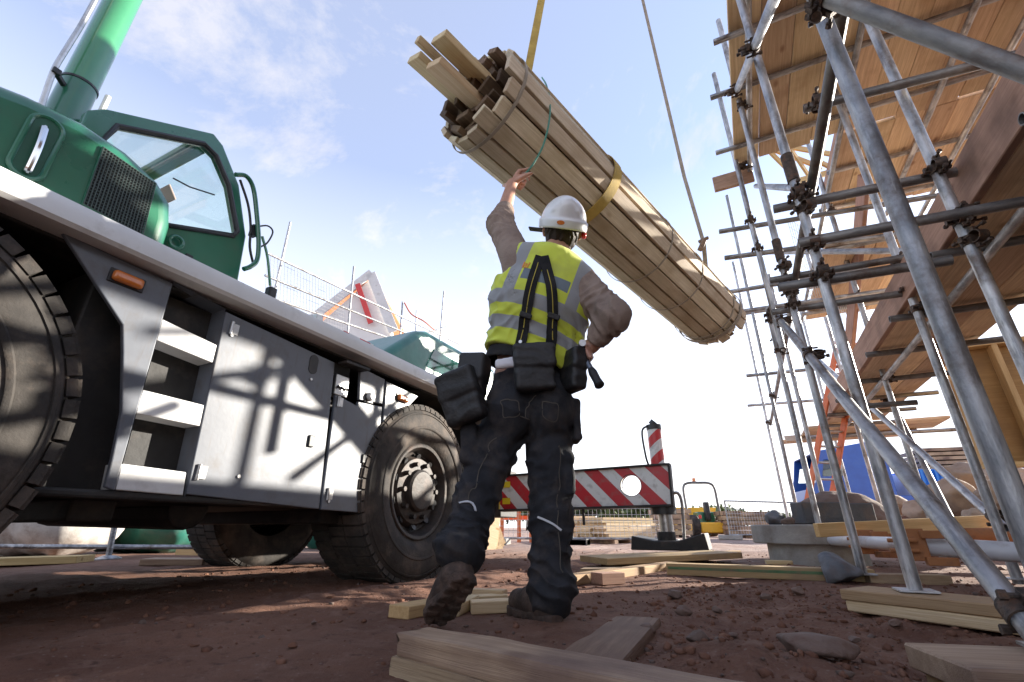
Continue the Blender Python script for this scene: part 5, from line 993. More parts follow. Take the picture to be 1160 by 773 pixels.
for k in range(5): MB().box((S(1055) + 0.05 * (k % 2) , 0.8, H_(535) + 0.06 + k * 0.12), (S(1085) - S(1028), 1.2, 0.085)).build('plank', MAT['old'], tl_, mw=M_, smooth=0)
MB().box((S(1088), 0.8, H_(535) + 0.14), (0.5, 1.2, 0.24)).build('plank', MAT['old'], tl_, mw=M_, smooth=0)
# dumper
DF = 17.5; d0 = onZ(801, 606); dp = atl(804, 604, DF); dum = thing('site_dumper', 'small yellow site dumper with a roll bar seen from behind in the distance', 'dumper', (dp.x, dp.y, 0), AZ + 0.0); DM = MW[dum]
sc = DF * 1.05 / FPX; dx = lambda px: (px - 801) * sc; dz = lambda py: at(801, py, DF).z
def dbox(name, x0, x1, y0, y1, z0, z1, mat, bevel=0.03, parent=dum): return MB().box(((x0 + x1) / 2, (y0 + y1) / 2, (z0 + z1) / 2), (x1 - x0, y1 - y0, z1 - z0)).build(name, MAT[mat], parent, mw=DM, smooth=40, bevel=bevel)
MB().prism([V((dx(779), 0.9, dz(574))), V((dx(822), 0.9, dz(574))), V((dx(816), 0.9, dz(596))), V((dx(785), 0.9, dz(596)))], (0, 1.0, 0)).build('skip', MAT['yellow'], dum, mw=DM, smooth=0, bevel=0.02)
dbox('engine_cover', dx(788), dx(815), -0.5, 0.7, dz(604), dz(592), 'yellow', 0.05); dbox('console', dx(793), dx(810), 0.1, 0.6, dz(593), dz(580), 'green'); dbox('seat', dx(799), dx(804), -0.1, 0.1, dz(590), dz(569), 'black')
MB().path(spline([V((dx(784), 0.2, dz(594))), V((dx(783), 0.2, dz(570))), V((dx(783), 0.2, dz(552))), V((dx(788), 0.2, dz(547))), V((dx(800), 0.2, dz(546.5))), V((dx(810), 0.2, dz(547))), V((dx(815), 0.2, dz(552))), V((dx(816), 0.2, dz(570))), V((dx(817), 0.2, dz(594)))], 5), 0.045, 10).build('roll_bar', MAT['dark_tube'], dum, mw=DM)
dbox('beacon', dx(794), dx(797), 0.2, 0.3, dz(546), dz(541), 'amber', 0.02)
for px in (788, 813): dbox('tail_light', dx(px - 1.2), dx(px + 1.2), -0.56, -0.5, dz(588), dz(584), 'red', 0.01)
for px in (784, 819):
    for y in (-0.2, 1.3): vehicle_wheel(dum, DM @ V((dx(px), y, 0.36)), ex, 0.37, 0.26, 'yellow')
# timber stack, block pallets, fences
def stack(name, label, cat, px0, px1, f, py0, rows, depth, mat, seed, th=0.05, jit=0.06, cols=5, rot=0.0):
    o = atl((px0 + px1) / 2, 600, f); root = thing(name, label, cat, (o.x, o.y, 0), AZ + rot); M2 = MW[root]; hw = (px1 - px0) / 2 / FPX * f * 0.94; zt = at((px0 + px1) / 2, py0, f).z; r = random.Random(seed); z0 = 0.08; t_ = (zt - z0) / rows
    for k in range(rows):
        for j in range(cols): y = (j - (cols - 1) / 2) * depth / cols; MB().box((0, 0, 0), (2 * hw * r.uniform(0.92, 1.03), depth / cols * 0.95, t_ * 0.86)).build('plank', MAT[mat], root, mw=M2 @ Matrix.Translation((r.uniform(-jit, jit), y, z0 + (k + 0.5) * t_)), smooth=0)
    for x in (-0.6, 0.0, 0.6): MB().box((x * hw, 0, 0.03), (0.09, depth, 0.09)).build('bearer', MAT['old'], root, mw=M2, smooth=0)
    return root
stack('timber_stack', 'stack of yellow sawn timber behind the mesh fence, under the striped beam', 'timber stack', 655, 728, 10.5, 587, 8, 1.2, 'pale', 3, cols=3, rot=0.55)
stack('timber_stack', 'paler timber stack at the left of the yellow one, partly behind the right leg', 'timber stack', 612, 664, 11.5, 585, 7, 1.0, 'pale', 4, cols=3, rot=0.5)
for i, (p0, p1, f, py, lab) in enumerate(((742, 778, 16, 577, 'pallet of grey blocks behind the jack leg'), (819, 838, 17, 579, 'pallet of grey blocks just right of the dumper'), (838, 868, 16.5, 580, 'pallet of grey blocks left of the concrete ring'))):
    stack('block_pallet', lab, 'block pallet', p0, p1, f, py, 5, 1.1, 'old', 30 + i, cols=2, jit=0.03)
def fence_panel(p0, p1, h, label, nu=22, nv=8, r=0.0035):
    p0, p1 = V(p0), V(p1); root = thing('mesh_fence', label, 'fence', (p0 + p1) / 2); u = p1 - p0
    wire_panel(p0 + V((0, 0, 0.12)), u, (0, 0, h - 0.12), nu, nv, r).build('mesh', MAT['mesh_wire'], root, smooth=0)
    fb = MB(); 
    for z in (0.12, h): fb.tube(p0 + V((0, 0, z)), p1 + V((0, 0, z)), 0.02, 8)
    for q in (p0, p1): fb.tube(q, q + V((0, 0, h)), 0.021, 8)
    fb.build('fence_frame', MAT['steel'], root)
    for q in (p0, p1): MB().box((q.x, q.y, 0.06), (0.6, 0.22, 0.12)).build('fence_foot', MAT['concrete'], root, smooth=0, bevel=0.02)
f0, f1, f2 = at(560, 600, 9.3), at(648, 600, 9.0), at(748, 600, 8.7)
for q in (f0, f1, f2): q.z = 0
fence_panel(f0, f1, 0.86, 'low wire mesh panel between the worker\'s legs in front of the orange frame', 16, 7); fence_panel(f1, f2, 0.82, 'low wire mesh panel in front of the yellow timber stack', 20, 7)
g0, g1 = at(826, 600, 13.5), at(905, 600, 14.5); g0.z = g1.z = 0; fence_panel(g0, g1, 1.0, 'wire mesh panel in front of the block pallets by the dumper', 26, 8)
# pale sheets leaning and the orange frame seen through the legs
lp = at(556, 610, 7.6); sh_ = thing('sheet_pile', 'pile of pale timber sheets leaning in a fan behind the knee of the lifted leg', 'sheet pile', (lp.x, lp.y, 0), AZ + 0.5)
for k in range(7): a = -0.35 + 0.11 * k; MB().box((0, 0, 0), (0.62, 0.03, 0.92)).build('sheet', MAT['pale'], sh_, mw=MW[sh_] @ Matrix.Translation((0.04 * k - 0.16, 0.10 * k, 0.40)) @ Matrix.Rotation(-a * 0.9, 4, 'Y') @ Matrix.Rotation(-0.3, 4, 'X'), smooth=0)
fo = at(588, 610, 10.2); of = thing('orange_frame', 'orange steel frame standing behind the mesh between the legs', 'frame', (fo.x, fo.y, 0), AZ)
for x in (-0.35, 0.0, 0.25): MB().box((x, 0, 0.35), (0.08, 0.08, 0.7)).build('post', MAT['orange'], of, mw=MW[of], smooth=0)
MB().box((0, 0, 0.72), (0.85, 0.1, 0.1)).build('beam', MAT['orange'], of, mw=MW[of], smooth=0); MB().box((-0.1, 0.3, 0.5), (0.6, 0.1, 0.08)).build('beam', MAT['orange'], of, mw=MW[of], smooth=0)
# ------------------------------------------------------------------ left background, under and above the crane
def sack(name, c, rx, ry, rz_, seed, mat, label, cat, rot=AZ):
    ca, sa = math.cos(rot), math.sin(rot); R = np.array([[ca, -sa, 0], [sa, ca, 0], [0, 0, 1]], np.float32)
    def fn(p): q = (p - np.array(c, np.float32)) @ R; return sbox(q, (0, 0, 0), (rx, ry, rz_), min(ry, rz_) * 0.85) + 0.05 * fbm(q, 2.2, 3, seed) + 0.014 * np.sin(q[..., 0] * 22 + 5 * vnoise(q, 3, seed))
    m_ = max(rx, ry) * 1.35; sdf_obj(name, fn, (c[0] - m_, c[1] - m_, c[2] - rz_ * 1.3), (c[0] + m_, c[1] + m_, c[2] + rz_ * 1.3), 0.035, MAT[mat], label=label, cat=cat, it=2)
b0 = at(42, 612, 5.6); sack('bulk_sack', (b0.x, b0.y, 0.45), 0.75, 0.5, 0.42, 2, 'bag', 'dirty white bulk sack lying behind the crane at the far left', 'sack')
b1 = at(165, 615, 6.6); sack('tarp_bundle', (b1.x, b1.y, 0.42), 0.72, 0.5, 0.42, 4, 'tarp', 'dark green tarpaulin bundle seen under the crane right of the white sack', 'tarpaulin'); b2 = at(400, 606, 8.5); sack('tarp_bundle', (b2.x, b2.y, 0.4), 0.9, 0.5, 0.45, 6, 'tarp', 'green tarpaulin bundle glimpsed between the two front tyres', 'tarpaulin')
pl = at(20, 634, 5.0); gplank('pallet_board', onZ(-30, 640), onZ(96, 638), 0.3, 0.06, 'frame', 'brown board lying under the white sack')
gplank('timber_length', onZ(165, 641), onZ(235, 640), 0.25, 0.05, 'old', 'dull timber under the green tarpaulin behind the crane'); gplank('timber_length', onZ(205, 630), onZ(232, 631), 0.15, 0.09, 'frame', 'short yellow timber block beside the hidden rear tyre')
gr_ = thing('pipe_railing', 'low grey pipe railing on a splayed post behind the crane', 'railing', onZ(122, 634)); r0 = onZ(122, 635); rf = fwd(r0.x, r0.y)
MB().tube(r0, at(134, 575, rf), 0.026, 12).build('post', MAT['steel'], gr_); MB().tube(at(-40, 619, rf - 0.2), at(240, 620, rf + 0.3), 0.022, 12).build('rail', MAT['steel'], gr_); MB().lathe([(0, 0.0), (0, 0.11), (0.015, 0.11), (0.04, 0.05), (0.04, 0.0)], frame(r0, r0 + V((0, 0, 0.05))) @ Matrix.Translation((-0.02, 0, 0)), 20).build('post_foot', MAT['steel'], gr_)
# half-built house with scaffold rails behind the crane
def lhouse():
    f = 13.0
    h = thing('gabled_house', 'half-built house with a white gable, red barge board and orange tiles behind the crane', 'house', at(400, 598, f) * 1.0, AZ); Mh = MW[h]; inv = Mh.inverted()
    Lp = lambda px, py, df=0.0: at(px, py, f + df)
    wallp = [Lp(340, 420), Lp(340, 372), Lp(419, 313), Lp(442, 372), Lp(442, 420)]
    MB().prism([Lp(350, 520), Lp(352, 376), Lp(420, 316), Lp(443, 374), Lp(443, 520)], ey * 0.3).build('wall', surf('white_render', (0.74, 0.73, 0.71), (0.8, 0.79, 0.77), 3, 0.8), h, smooth=0)
    MB().bar(Lp(405, 322, -0.15), Lp(420, 366, -0.15), 0.16, 0.05, up=-ey).build('barge_board', MAT['red'], h, smooth=0)
    MB().bar(Lp(420, 310, -0.12), Lp(446, 376, -0.12), 0.30, 0.06, up=-ey).build('verge', MAT['white'], h, smooth=0); MB().bar(Lp(421, 309, -0.12), Lp(349, 364, -0.12), 0.26, 0.06, up=-ey).build('verge', MAT['white'], h, smooth=0)
    rm = surf('orange_tiles', (0.50, 0.20, 0.09), (0.62, 0.27, 0.13), 14, 0.8, 0, 0.6, 30)
    a, b_, c, d = Lp(422, 312), Lp(350, 362), Lp(318, 350, 4), Lp(385, 316, 4)
    rf_ = MB().prism([a, b_, b_ + ey * 5, a + ey * 5], (0, 0, 0.06)).build('roof', rm, h, smooth=0)
lhouse()
ls_ = thing('scaffold', 'pale scaffold rails with mesh guards round the half-built house behind the crane', 'scaffold', at(380, 598, 10)); 
def rail(p, q, name='guard_rail', r=0.024): MB().tube(p, q, r, 10).build(name, MAT['steel'], ls_)
rail(at(303, 287, 7.5), at(525, 392, 13.0)); rail(at(300, 312, 7.5), at(520, 402, 13.0)); rail(at(300, 335, 7.5), at(520, 410, 13)); rail(at(300, 348, 7.5), at(440, 402, 11), 'ledger')
for (a, b_, f) in (((329, 252), (313, 322), 7.9), ((401, 302), (394, 375), 9.8), ((503, 330), (499, 378), 12.4), ((456, 342), (453, 384), 11.5), ((472, 352), (471, 382), 11.8)): rail(at(a[0], a[1], f), at(b_[0], b_[1], f) + (at(b_[0], b_[1], f) - at(a[0], a[1], f)) * 1.5, 'standard')
rail(at(448, 388, 11.4), at(508, 370, 12.5), 'transom', 0.02)
u0_, u1_ = at(303, 287, 7.5), at(390, 328, 9.6); wire_panel(u0_ - V((0, 0, 0.02)), u1_ - u0_, at(300, 345, 7.5) - u0_, 26, 12, 0.004).build('mesh_guard', MAT['mesh_wire'], ls_, smooth=0)
MB().path(spline([at(458, 343, 11.5), at(466, 356, 11.6), at(480, 364, 11.7), at(492, 374, 12)], 5), 0.02, 6).build('orange_cable', MAT['orange'], ls_)
plank('deck_board', at(300, 358, 7.4), at(380, 392, 9.0), 0.225, 0.04, 'deck', ls_)
# roof trusses seen through the gap in the platforms
tt = thing('roof_truss', 'bright yellow timber roof trusses seen through the gap beside the scaffold platform', 'roof truss', at(885, 200, 9))
for (a, b_) in (((868, 168), (905, 205)), ((872, 168), (930, 190)), ((885, 165), (960, 178)), ((905, 205), (960, 190)), ((895, 168), (920, 205)), ((925, 182), (962, 200))): plank('rafter', at(a[0], a[1], 9.0), at(b_[0], b_[1], 9.3), 0.05, 0.15, 'frame', tt, bevel=0)
# ------------------------------------------------------------------ distant trees
def leaf_mat(): return surf('foliage', (0.06, 0.085, 0.025), (0.13, 0.155, 0.05), 1.5, 0.8, 0, rand=0.3, hue=0.02)
LEAF = leaf_mat()
def tree(px, f, wpx, hpx, seed, label):
    r = np.random.RandomState(seed); o = at(px, 598, f); s = f * 0.93 / FPX; W, H = wpx * s * 1.5, hpx * s * 1.15
    root = thing('tree', label, 'tree', (o.x, o.y, 0), 0, 'trees along the far edge of the site'); n = 900
    cl = r.normal(size=(14, 3)) * np.array([W * 0.26, W * 0.26, H * 0.18]) + np.array([0, 0, H * 0.62]); k = r.randint(14, size=n); c = cl[k] + r.normal(size=(n, 3)) * np.array([W * 0.10, W * 0.10, H * 0.09]); c[:, 2] = np.maximum(c[:, 2], H * 0.12)
    q = r.normal(size=(n, 2, 3)); q /= np.linalg.norm(q, axis=2, keepdims=True); sz = W * 0.035 * r.uniform(0.6, 1.4, (n, 1)); a = c + q[:, 0] * sz; b_ = c + q[:, 1] * sz; d = c - q[:, 0] * sz; e = c - q[:, 1] * sz
    vs = np.stack([a, b_, d, e], 1).reshape(-1, 3) + np.array([o.x, o.y, 0]); mesh_np('crown', vs, np.arange(4 * n).reshape(n, 4), LEAF, root, smooth=False)
    tm = MB(); tm.tube((o.x, o.y, -0.2), (o.x, o.y, H * 0.6), W * 0.035, 8, W * 0.015)
    for j in range(4): p = cl[j]; tm.tube((o.x, o.y, H * (0.25 + 0.08 * j)), (o.x + p[0], o.y + p[1], p[2]), W * 0.015, 6, W * 0.006)
    tm.build('trunk', MAT['trunk'], root)
for i, (px, f, w_, h) in enumerate(((556, 60, 40, 26), (598, 62, 50, 30), (640, 66, 46, 26), (672, 58, 52, 28), (708, 64, 44, 25), (742, 60, 50, 26), (775, 70, 36, 19), (832, 75, 44, 20), (865, 80, 40, 16), (520, 64, 44, 24))):
    tree(px, f, w_, h, 200 + i, ['leafy tree far behind the striped outrigger beam', 'small distant tree near the dumper and block pallets'][1 if px > 760 else 0])
# ------------------------------------------------------------------ the worker
PO = (0.06, 1.76)                                            # where the figure stands: right / forward of the camera
po_w = V((PO[0] * math.cos(AZ) - PO[1] * math.sin(AZ), PO[0] * math.sin(AZ) + PO[1] * math.cos(AZ), 0))
person = thing('person', 'worker seen from behind in white hard hat and yellow hi-vis vest, left arm raised', 'person', po_w, AZ)
def K(px, py, f):
    x = (px - 580) / FPX; u = -(py - 386.5) / FPX; ff = _c - u * _s; t = f / ff
    return np.array((x * t - PO[0], f - PO[1], CAMH + (u * _c + _s) * t), np.float32)
def A3(x, y, z): return np.array((x, y, z), np.float32)
def plane(p, o, n): n = np.array(n, np.float32); return (p - o) @ (n / np.linalg.norm(n))
FS = 1.74
shL, elL, wrL = K(588, 300, FS), K(567, 254, 1.86), K(580, 208, 2.0)
shR, elR, wrR = K(657, 322, FS - 0.01), K(694, 359, 1.62), K(672, 391, 1.70)
neck, head = K(628, 291, FS), K(637, 261, FS + 0.02)
chest, waist, pel = K(614, 338, 1.75), K(602, 402, 1.80), K(600, 440, 1.83)
hipL, knL, anL = K(577, 470, 1.82), K(540, 563, 1.75), K(519, 638, 1.62)
hipR, knR, anR = K(621, 474, 1.82), K(624, 588, 1.80), K(624, 684, 1.76)
lat = K(660, 358, 1.64) - K(562, 326, 1.64); lat[1] = 0; lat /= np.linalg.norm(lat); spn = A3(-lat[2], 0, lat[0])
FWD = A3(0, 1, 0); RT = np.stack([lat, FWD, spn], 1)           # torso frame
def tloc(p): return (p - waist) @ RT
# --- cloth creases
def crease(p, c, r, d, freq, amp, seed, warp=0.6):
    w_ = np.exp(-(((p - c) ** 2).sum(-1)) / (r * r)); ph = (p @ np.array(d, np.float32)) * freq + warp * 6 * vnoise(p, 7.0, seed) + 2.0 * vnoise(p, 16.0, seed + 2)
    return 1.35 * amp * w_ * (np.abs(np.sin(ph)) ** 0.8 - 0.6)
def trousers(p):
    d = cone(p, pel + A3(0, 0, -0.01), waist + A3(0, 0, 0.0), 0.150, 0.146, (FWD, 0.72))
    d = smin(d, ell(p, (hipL + hipR) / 2 + A3(-0.075, -0.045, 0.02), (0.098, 0.112, 0.125)), 0.05); d = smin(d, ell(p, (hipL + hipR) / 2 + A3(0.08, -0.045, 0.02), (0.098, 0.112, 0.125)), 0.05)
    l1 = smin(cone(p, hipL, knL, 0.096, 0.076), cone(p, knL, anL + (knL - anL) * 0.12, 0.077, 0.072), 0.03); l2 = smin(cone(p, hipR, knR, 0.097, 0.078), cone(p, knR, anR + A3(0, 0, 0.02), 0.079, 0.074), 0.03)
    l1 = smin(l1, ell(p, anL + A3(-.005, 0.0, 0.055), (0.076, 0.076, 0.05)), 0.04); l2 = smin(l2, ell(p, anR + A3(0.01, 0.0, 0.05), (0.080, 0.084, 0.05)), 0.03)
    d = smin(d, smin(l1, l2, 0.006), 0.03)
    d = smin(d, sbox(p, K(652, 478, 1.80), (0.018, 0.055, 0.085), 0.015), 0.012); d = smin(d, sbox(p, knR + A3(0.07, 0.0, 0.16), (0.02, 0.06, 0.08), 0.015), 0.015)
    d = smin(d, sbox(p, knL + A3(-0.035, 0.02, 0.19), (0.03, 0.06, 0.08), 0.015), 0.02)
    up = A3(0, 0, 1); sL = (knL - anL) / np.linalg.norm(knL - anL)
    d = d + crease(p, anR + A3(0, 0, 0.08), 0.13, up + A3(0.35, 0, 0), 62, 0.018, 3) + crease(p, anL + sL * 0.09, 0.12, sL + A3(0.3, 0, 0), 62, 0.018, 4)
    d = d + crease(p, knR + A3(0, 0, -0.02), 0.15, up + A3(-0.5, 0, 0), 44, 0.012, 5) + crease(p, knL, 0.15, up + A3(0.6, 0, 0), 44, 0.012, 6)
    d = d + crease(p, hipL + A3(0.02, 0, -0.12), 0.18, A3(0.7, 0, 0.8), 38, 0.011, 7) + crease(p, hipR + A3(0, 0, -0.13), 0.18, A3(-0.8, 0, 0.8), 38, 0.010, 8)
    d = d + 0.004 * vnoise(p, 16, 3) + 0.002 * vnoise(p, 42, 3)
    d = smax(d, plane(p, waist + spn * 0.02, spn), 0.01)
    # hollow the cuffs
    d = smax(d, plane(p, anL - sL * 0.035, -sL), 0.01); d = np.maximum(d, 0.012 - p[..., 2])
    return d
def torso(p, g=0.0):
    d = cone(p, waist - spn * 0.10, waist + spn * 0.05, 0.154 + g, 0.156 + g, (FWD, 0.68)); d = smin(d, cone(p, waist + spn * 0.03, chest - spn * 0.01 , 0.160 + g, 0.192 + g, (FWD, 0.66)), 0.06)
    d = smin(d, cone(p, chest, chest + spn * 0.07, 0.190 + g, 0.155 + g, (FWD, 0.62)), 0.05)
    d = smin(d, cone(p, neck - spn * 0.055 - lat * 0.02, shL + A3(0.02, 0, 0.01), 0.072 + g, 0.070 + g), 0.05); d = smin(d, cone(p, neck - spn * 0.055, shR + A3(-0.02, 0, 0.005), 0.072 + g, 0.070 + g), 0.05)
    return d
def sleeves(p):
    cufL = elL + (wrL - elL) * 0.36; cufR = elR + (wrR - elR) * 0.93
    a = smin(cone(p, shL, elL, 0.075, 0.063), cone(p, elL, cufL, 0.062, 0.047), 0.03); b = smin(cone(p, shR, elR, 0.078, 0.066), cone(p, elR, cufR, 0.064, 0.045), 0.03)
    uL = (elL - shL) / np.linalg.norm(elL - shL); vL = (wrL - elL) / np.linalg.norm(wrL - elL); uR = (elR - shR) / np.linalg.norm(elR - shR); vR = (wrR - elR) / np.linalg.norm(wrR - elR)
    a = a + crease(p, elL - vL * 0.01, 0.11, vL + A3(0.25, 0, 0), 60, 0.015, 11) + crease(p, shL + uL * 0.15, 0.06, uL + A3(0, 0.4, 0), 48, 0.006, 12)
    b = b + crease(p, elR, 0.11, (uR - vR) + A3(0.3, 0, 0.1), 34, 0.016, 13) + crease(p, shR + uR * 0.12, 0.1, uR + A3(0.3, 0.2, 0), 52, 0.012, 14) + crease(p, cufR, 0.07, vR, 70, 0.010, 15)
    a = smax(a, plane(p, cufL, vL), 0.006); b = smax(b, plane(p, cufR, vR), 0.006)
    a = np.maximum(a, -(cone(p, elL, wrL, 0.036, 0.036))); b = np.maximum(b, -cone(p, elR, wrR, 0.036, 0.034))
    return a, b
def jumper(p):
    a, b = sleeves(p); d = smin(torso(p), smin(a, b, 0.01), 0.03); d = smin(d, cone(p, neck - spn * 0.05, neck - spn * 0.002, 0.074, 0.066), 0.02)
    d = np.maximum(d, -(cone(p, neck - spn * 0.06, neck + spn * 0.06, 0.056, 0.056))); d = smax(d, -plane(p, waist - spn * 0.03, spn), 0.01)
    return d + 0.002 * vnoise(p, 30, 5)
def vest(p):
    d = torso(p, 0.018); t = tloc(p)
    d = smin(d, cone(p, waist - spn * 0.10, waist + spn * 0.02, 0.185, 0.178, (FWD, 0.70)), 0.05)
    d = d + crease(p, waist + spn * 0.02, 0.15, spn + lat * 0.45, 46, 0.014, 21) + crease(p, waist + spn * 0.10 - lat * 0.13, 0.13, spn - lat * 0.8, 40, 0.014, 22) + crease(p, waist + spn * 0.12 + lat * 0.12, 0.13, spn + lat * 0.7, 42, 0.012, 24) + crease(p, chest - lat * 0.08, 0.16, lat + spn * 0.5, 36, 0.008, 23) + 0.004 * vnoise(p, 12, 6)
    inner = torso(p, 0.002); d = np.maximum(d, -inner)
    arm = np.minimum(cone(p, shL - lat * 0.03 - spn * 0.03, shL - lat * 0.20 + spn * 0.10, 0.088, 0.12), cone(p, shR + lat * 0.035 - spn * 0.045, shR + lat * 0.22 - spn * 0.06, 0.092, 0.13))
    d = smax(d, -arm, 0.006); d = smax(d, -cone(p, neck - spn * 0.035, neck + spn * 0.1, 0.070, 0.085), 0.006)
    hem = waist - spn * 0.045; d = smax(d, -plane(p, hem + 0.0, spn + lat * 0.05) + 0.012 * vnoise(p, 9, 7), 0.006)
    return d
# --- skin: head, neck, arms and hands as one surface
hl = A3(0.13, -0.62, 0.9); hl /= np.linalg.norm(hl)        # head axis, tipped back to look up
hf = FWD - hl * np.dot(FWD, hl); hf /= np.linalg.norm(hf); hx = np.cross(hf, hl)
def finger(p, o, dirs, r0):
    d = None; a = o; r = r0
    for v in dirs: b = a + v; e = cone(p, a, b, r, r * 0.9); d = e if d is None else smin(d, e, 0.003); a = b; r *= 0.9
    return d
def hand(p, wr, ax, side, pn, curl, th):
    """palm at the wrist along ax; side: towards the thumb; pn: palm normal"""
    ax, side, pn = [v / np.linalg.norm(v) for v in (ax, side, pn)]
    c = wr + ax * 0.048; R = np.stack([ax, side, pn], 1)
    d = smin(sbox(p, c, (0.046, 0.038, 0.014), 0.013, R), cone(p, wr - ax * 0.03, wr + ax * 0.012, 0.027, 0.026, (pn, 0.75)), 0.02)
    for k, (o_, L) in enumerate(((0.027, 0.95), (0.009, 1.05), (-0.010, 1.0), (-0.028, 0.78))):
        k0 = wr + ax * (0.090 - 0.006 * abs(k - 1)) + side * o_; a = 0.0; dirs = []
        for j, l in enumerate((0.040, 0.026, 0.020)): a += curl[k][j]; dirs.append((ax * math.cos(a) + pn * math.sin(a)) * l * L)
        d = smin(d, finger(p, k0 - ax * 0.012, [ax * 0.012] + dirs, 0.0098), 0.006)
    t0 = wr + ax * 0.022 + side * 0.030; d = smin(d, finger(p, t0, [side * 0.018 + ax * 0.030, th * 0.034, th * 0.6 * 0.034 + ax * 0.012], 0.0115), 0.012)
    return d
aL = wrL - elL; aL /= np.linalg.norm(aL); aR = wrR - elR; aR /= np.linalg.norm(aR)
hL_ax = aL * 0.8 + A3(0.55, 0.1, 0.2)
def skin(p):
    hd = ell(p, head + hl * 0.03, (0.078, 0.098, 0.105), np.stack([hx, hf, hl], 1)); hd = smin(hd, ell(p, head - hl * 0.045 + hf * 0.035, (0.058, 0.062, 0.065), np.stack([hx, hf, hl], 1)), 0.03)
    hd = smin(hd, cone(p, head + hf * 0.098 + hl * 0.012, head + hf * 0.118 - hl * 0.022, 0.008, 0.013), 0.015); hd = smin(hd, cone(p, head + hf * 0.092 - hl * 0.052 - hx * 0.02, head + hf * 0.092 - hl * 0.052 + hx * 0.02, 0.009, 0.009), 0.012)
    for s in (-1, 1): hd = smax(hd, -ell(p, head + hf * 0.10 + hx * 0.031 * s + hl * 0.012, (0.017, 0.017, 0.012)), 0.012); hd = smin(hd, ell(p, head + hf * 0.087 + hx * 0.031 * s + hl * 0.012, (0.012, 0.012, 0.012)), 0.003); hd = smin(hd, ell(p, head + hx * 0.080 * s - hl * 0.005 - hf * 0.008, (0.012, 0.022, 0.034), np.stack([hx, hf, hl], 1)), 0.008)
    d = smin(hd, cone(p, neck - spn * 0.06, head - hl * 0.04, 0.060, 0.056), 0.03)
    d = smin(d, cone(p, elL, wrL, 0.043, 0.028), 0.02); d = smin(d, cone(p, elR, wrR, 0.043, 0.028), 0.02)
    d = smin(d, cone(p, shL, elL, 0.05, 0.044), 0.02); d = smin(d, cone(p, shR, elR, 0.05, 0.044), 0.02)
    d = smin(d, hand(p, wrL, hL_ax, A3(0.2, -0.5, 0.75), A3(0.55, 0.6, -0.55), ((0.55, 0.95, 0.6), (1.35, 1.5, 1.0), (1.45, 1.55, 1.0), (1.5, 1.5, 1.0)), A3(0.85, -0.1, 0.1)), 0.012)
    d = smin(d, hand(p, wrR, aR * 0.5 + A3(-0.35, 0.6, -0.35), A3(-0.2, -0.2, 1.0), A3(-0.9, 0.1, -0.2), ((0.3, 0.4, 0.3), (0.35, 0.45, 0.3), (0.4, 0.5, 0.3), (0.45, 0.5, 0.3)), A3(-0.2, 0.7, 0.6)), 0.012)
    t = cone(p, waist - spn * 0.1, chest, 0.12, 0.15, (FWD, 0.66)); t = smin(t, cone(p, shL + A3(.03, 0, 0), shR - A3(.03, 0, 0), 0.05, 0.05), 0.04); d = smin(d, t, 0.04)
    lg = smin(smin(cone(p, hipL, knL, 0.08, 0.055), cone(p, knL, anL, 0.055, 0.04), 0.02), smin(cone(p, hipR, knR, 0.08, 0.055), cone(p, knR, anR, 0.055, 0.04), 0.02), 0.01)
    return smin(d, lg, 0.05)
SKIN = surf('skin', (0.42, 0.22, 0.15), (0.53, 0.29, 0.20), 18, 0.5, 0, 0.15, 120, dirt=(0.36, 0.16, 0.11), dscale=14, damt=(0.5, 0.8))
allp = np.array([shL, elL, wrL, shR, elR, wrR, neck, head, hipL, knL, anL, anR]); lo = allp.min(0) - 0.16; hi = allp.max(0) + 0.17
body = sdf_obj('body', skin, lo, hi, 0.0046, SKIN, person, it=1, local=True)
TRM = surf('black_workwear', (0.017, 0.018, 0.022), (0.038, 0.039, 0.045), 10, 0.85, 0, 0.35, 320, dirt=(0.10, 0.078, 0.065), dscale=7, damt=(0.48, 0.80), spec=0.25)
trs = sdf_obj('trousers', trousers, A3(*np.minimum(np.minimum(anL, anR), hipL)) - A3(0.16, 0.2, 0.1), np.maximum(waist, hipR) + A3(0.2, 0.25, 0.12), 0.0065, TRM, person, it=2, local=True)
JM = surf('brown_fleece', (0.25, 0.185, 0.15), (0.36, 0.275, 0.225), 16, 0.95, 0, 0.5, 260, dirt=(0.13, 0.10, 0.09), dscale=8, damt=(0.5, 0.8), spec=0.2)
sdf_obj('jumper', jumper, np.array([shL, elL, wrL, waist]).min(0) - 0.24, np.array([elR, shR, wrL, neck]).max(0) + 0.16, 0.0055, JM, person, it=2, local=True)
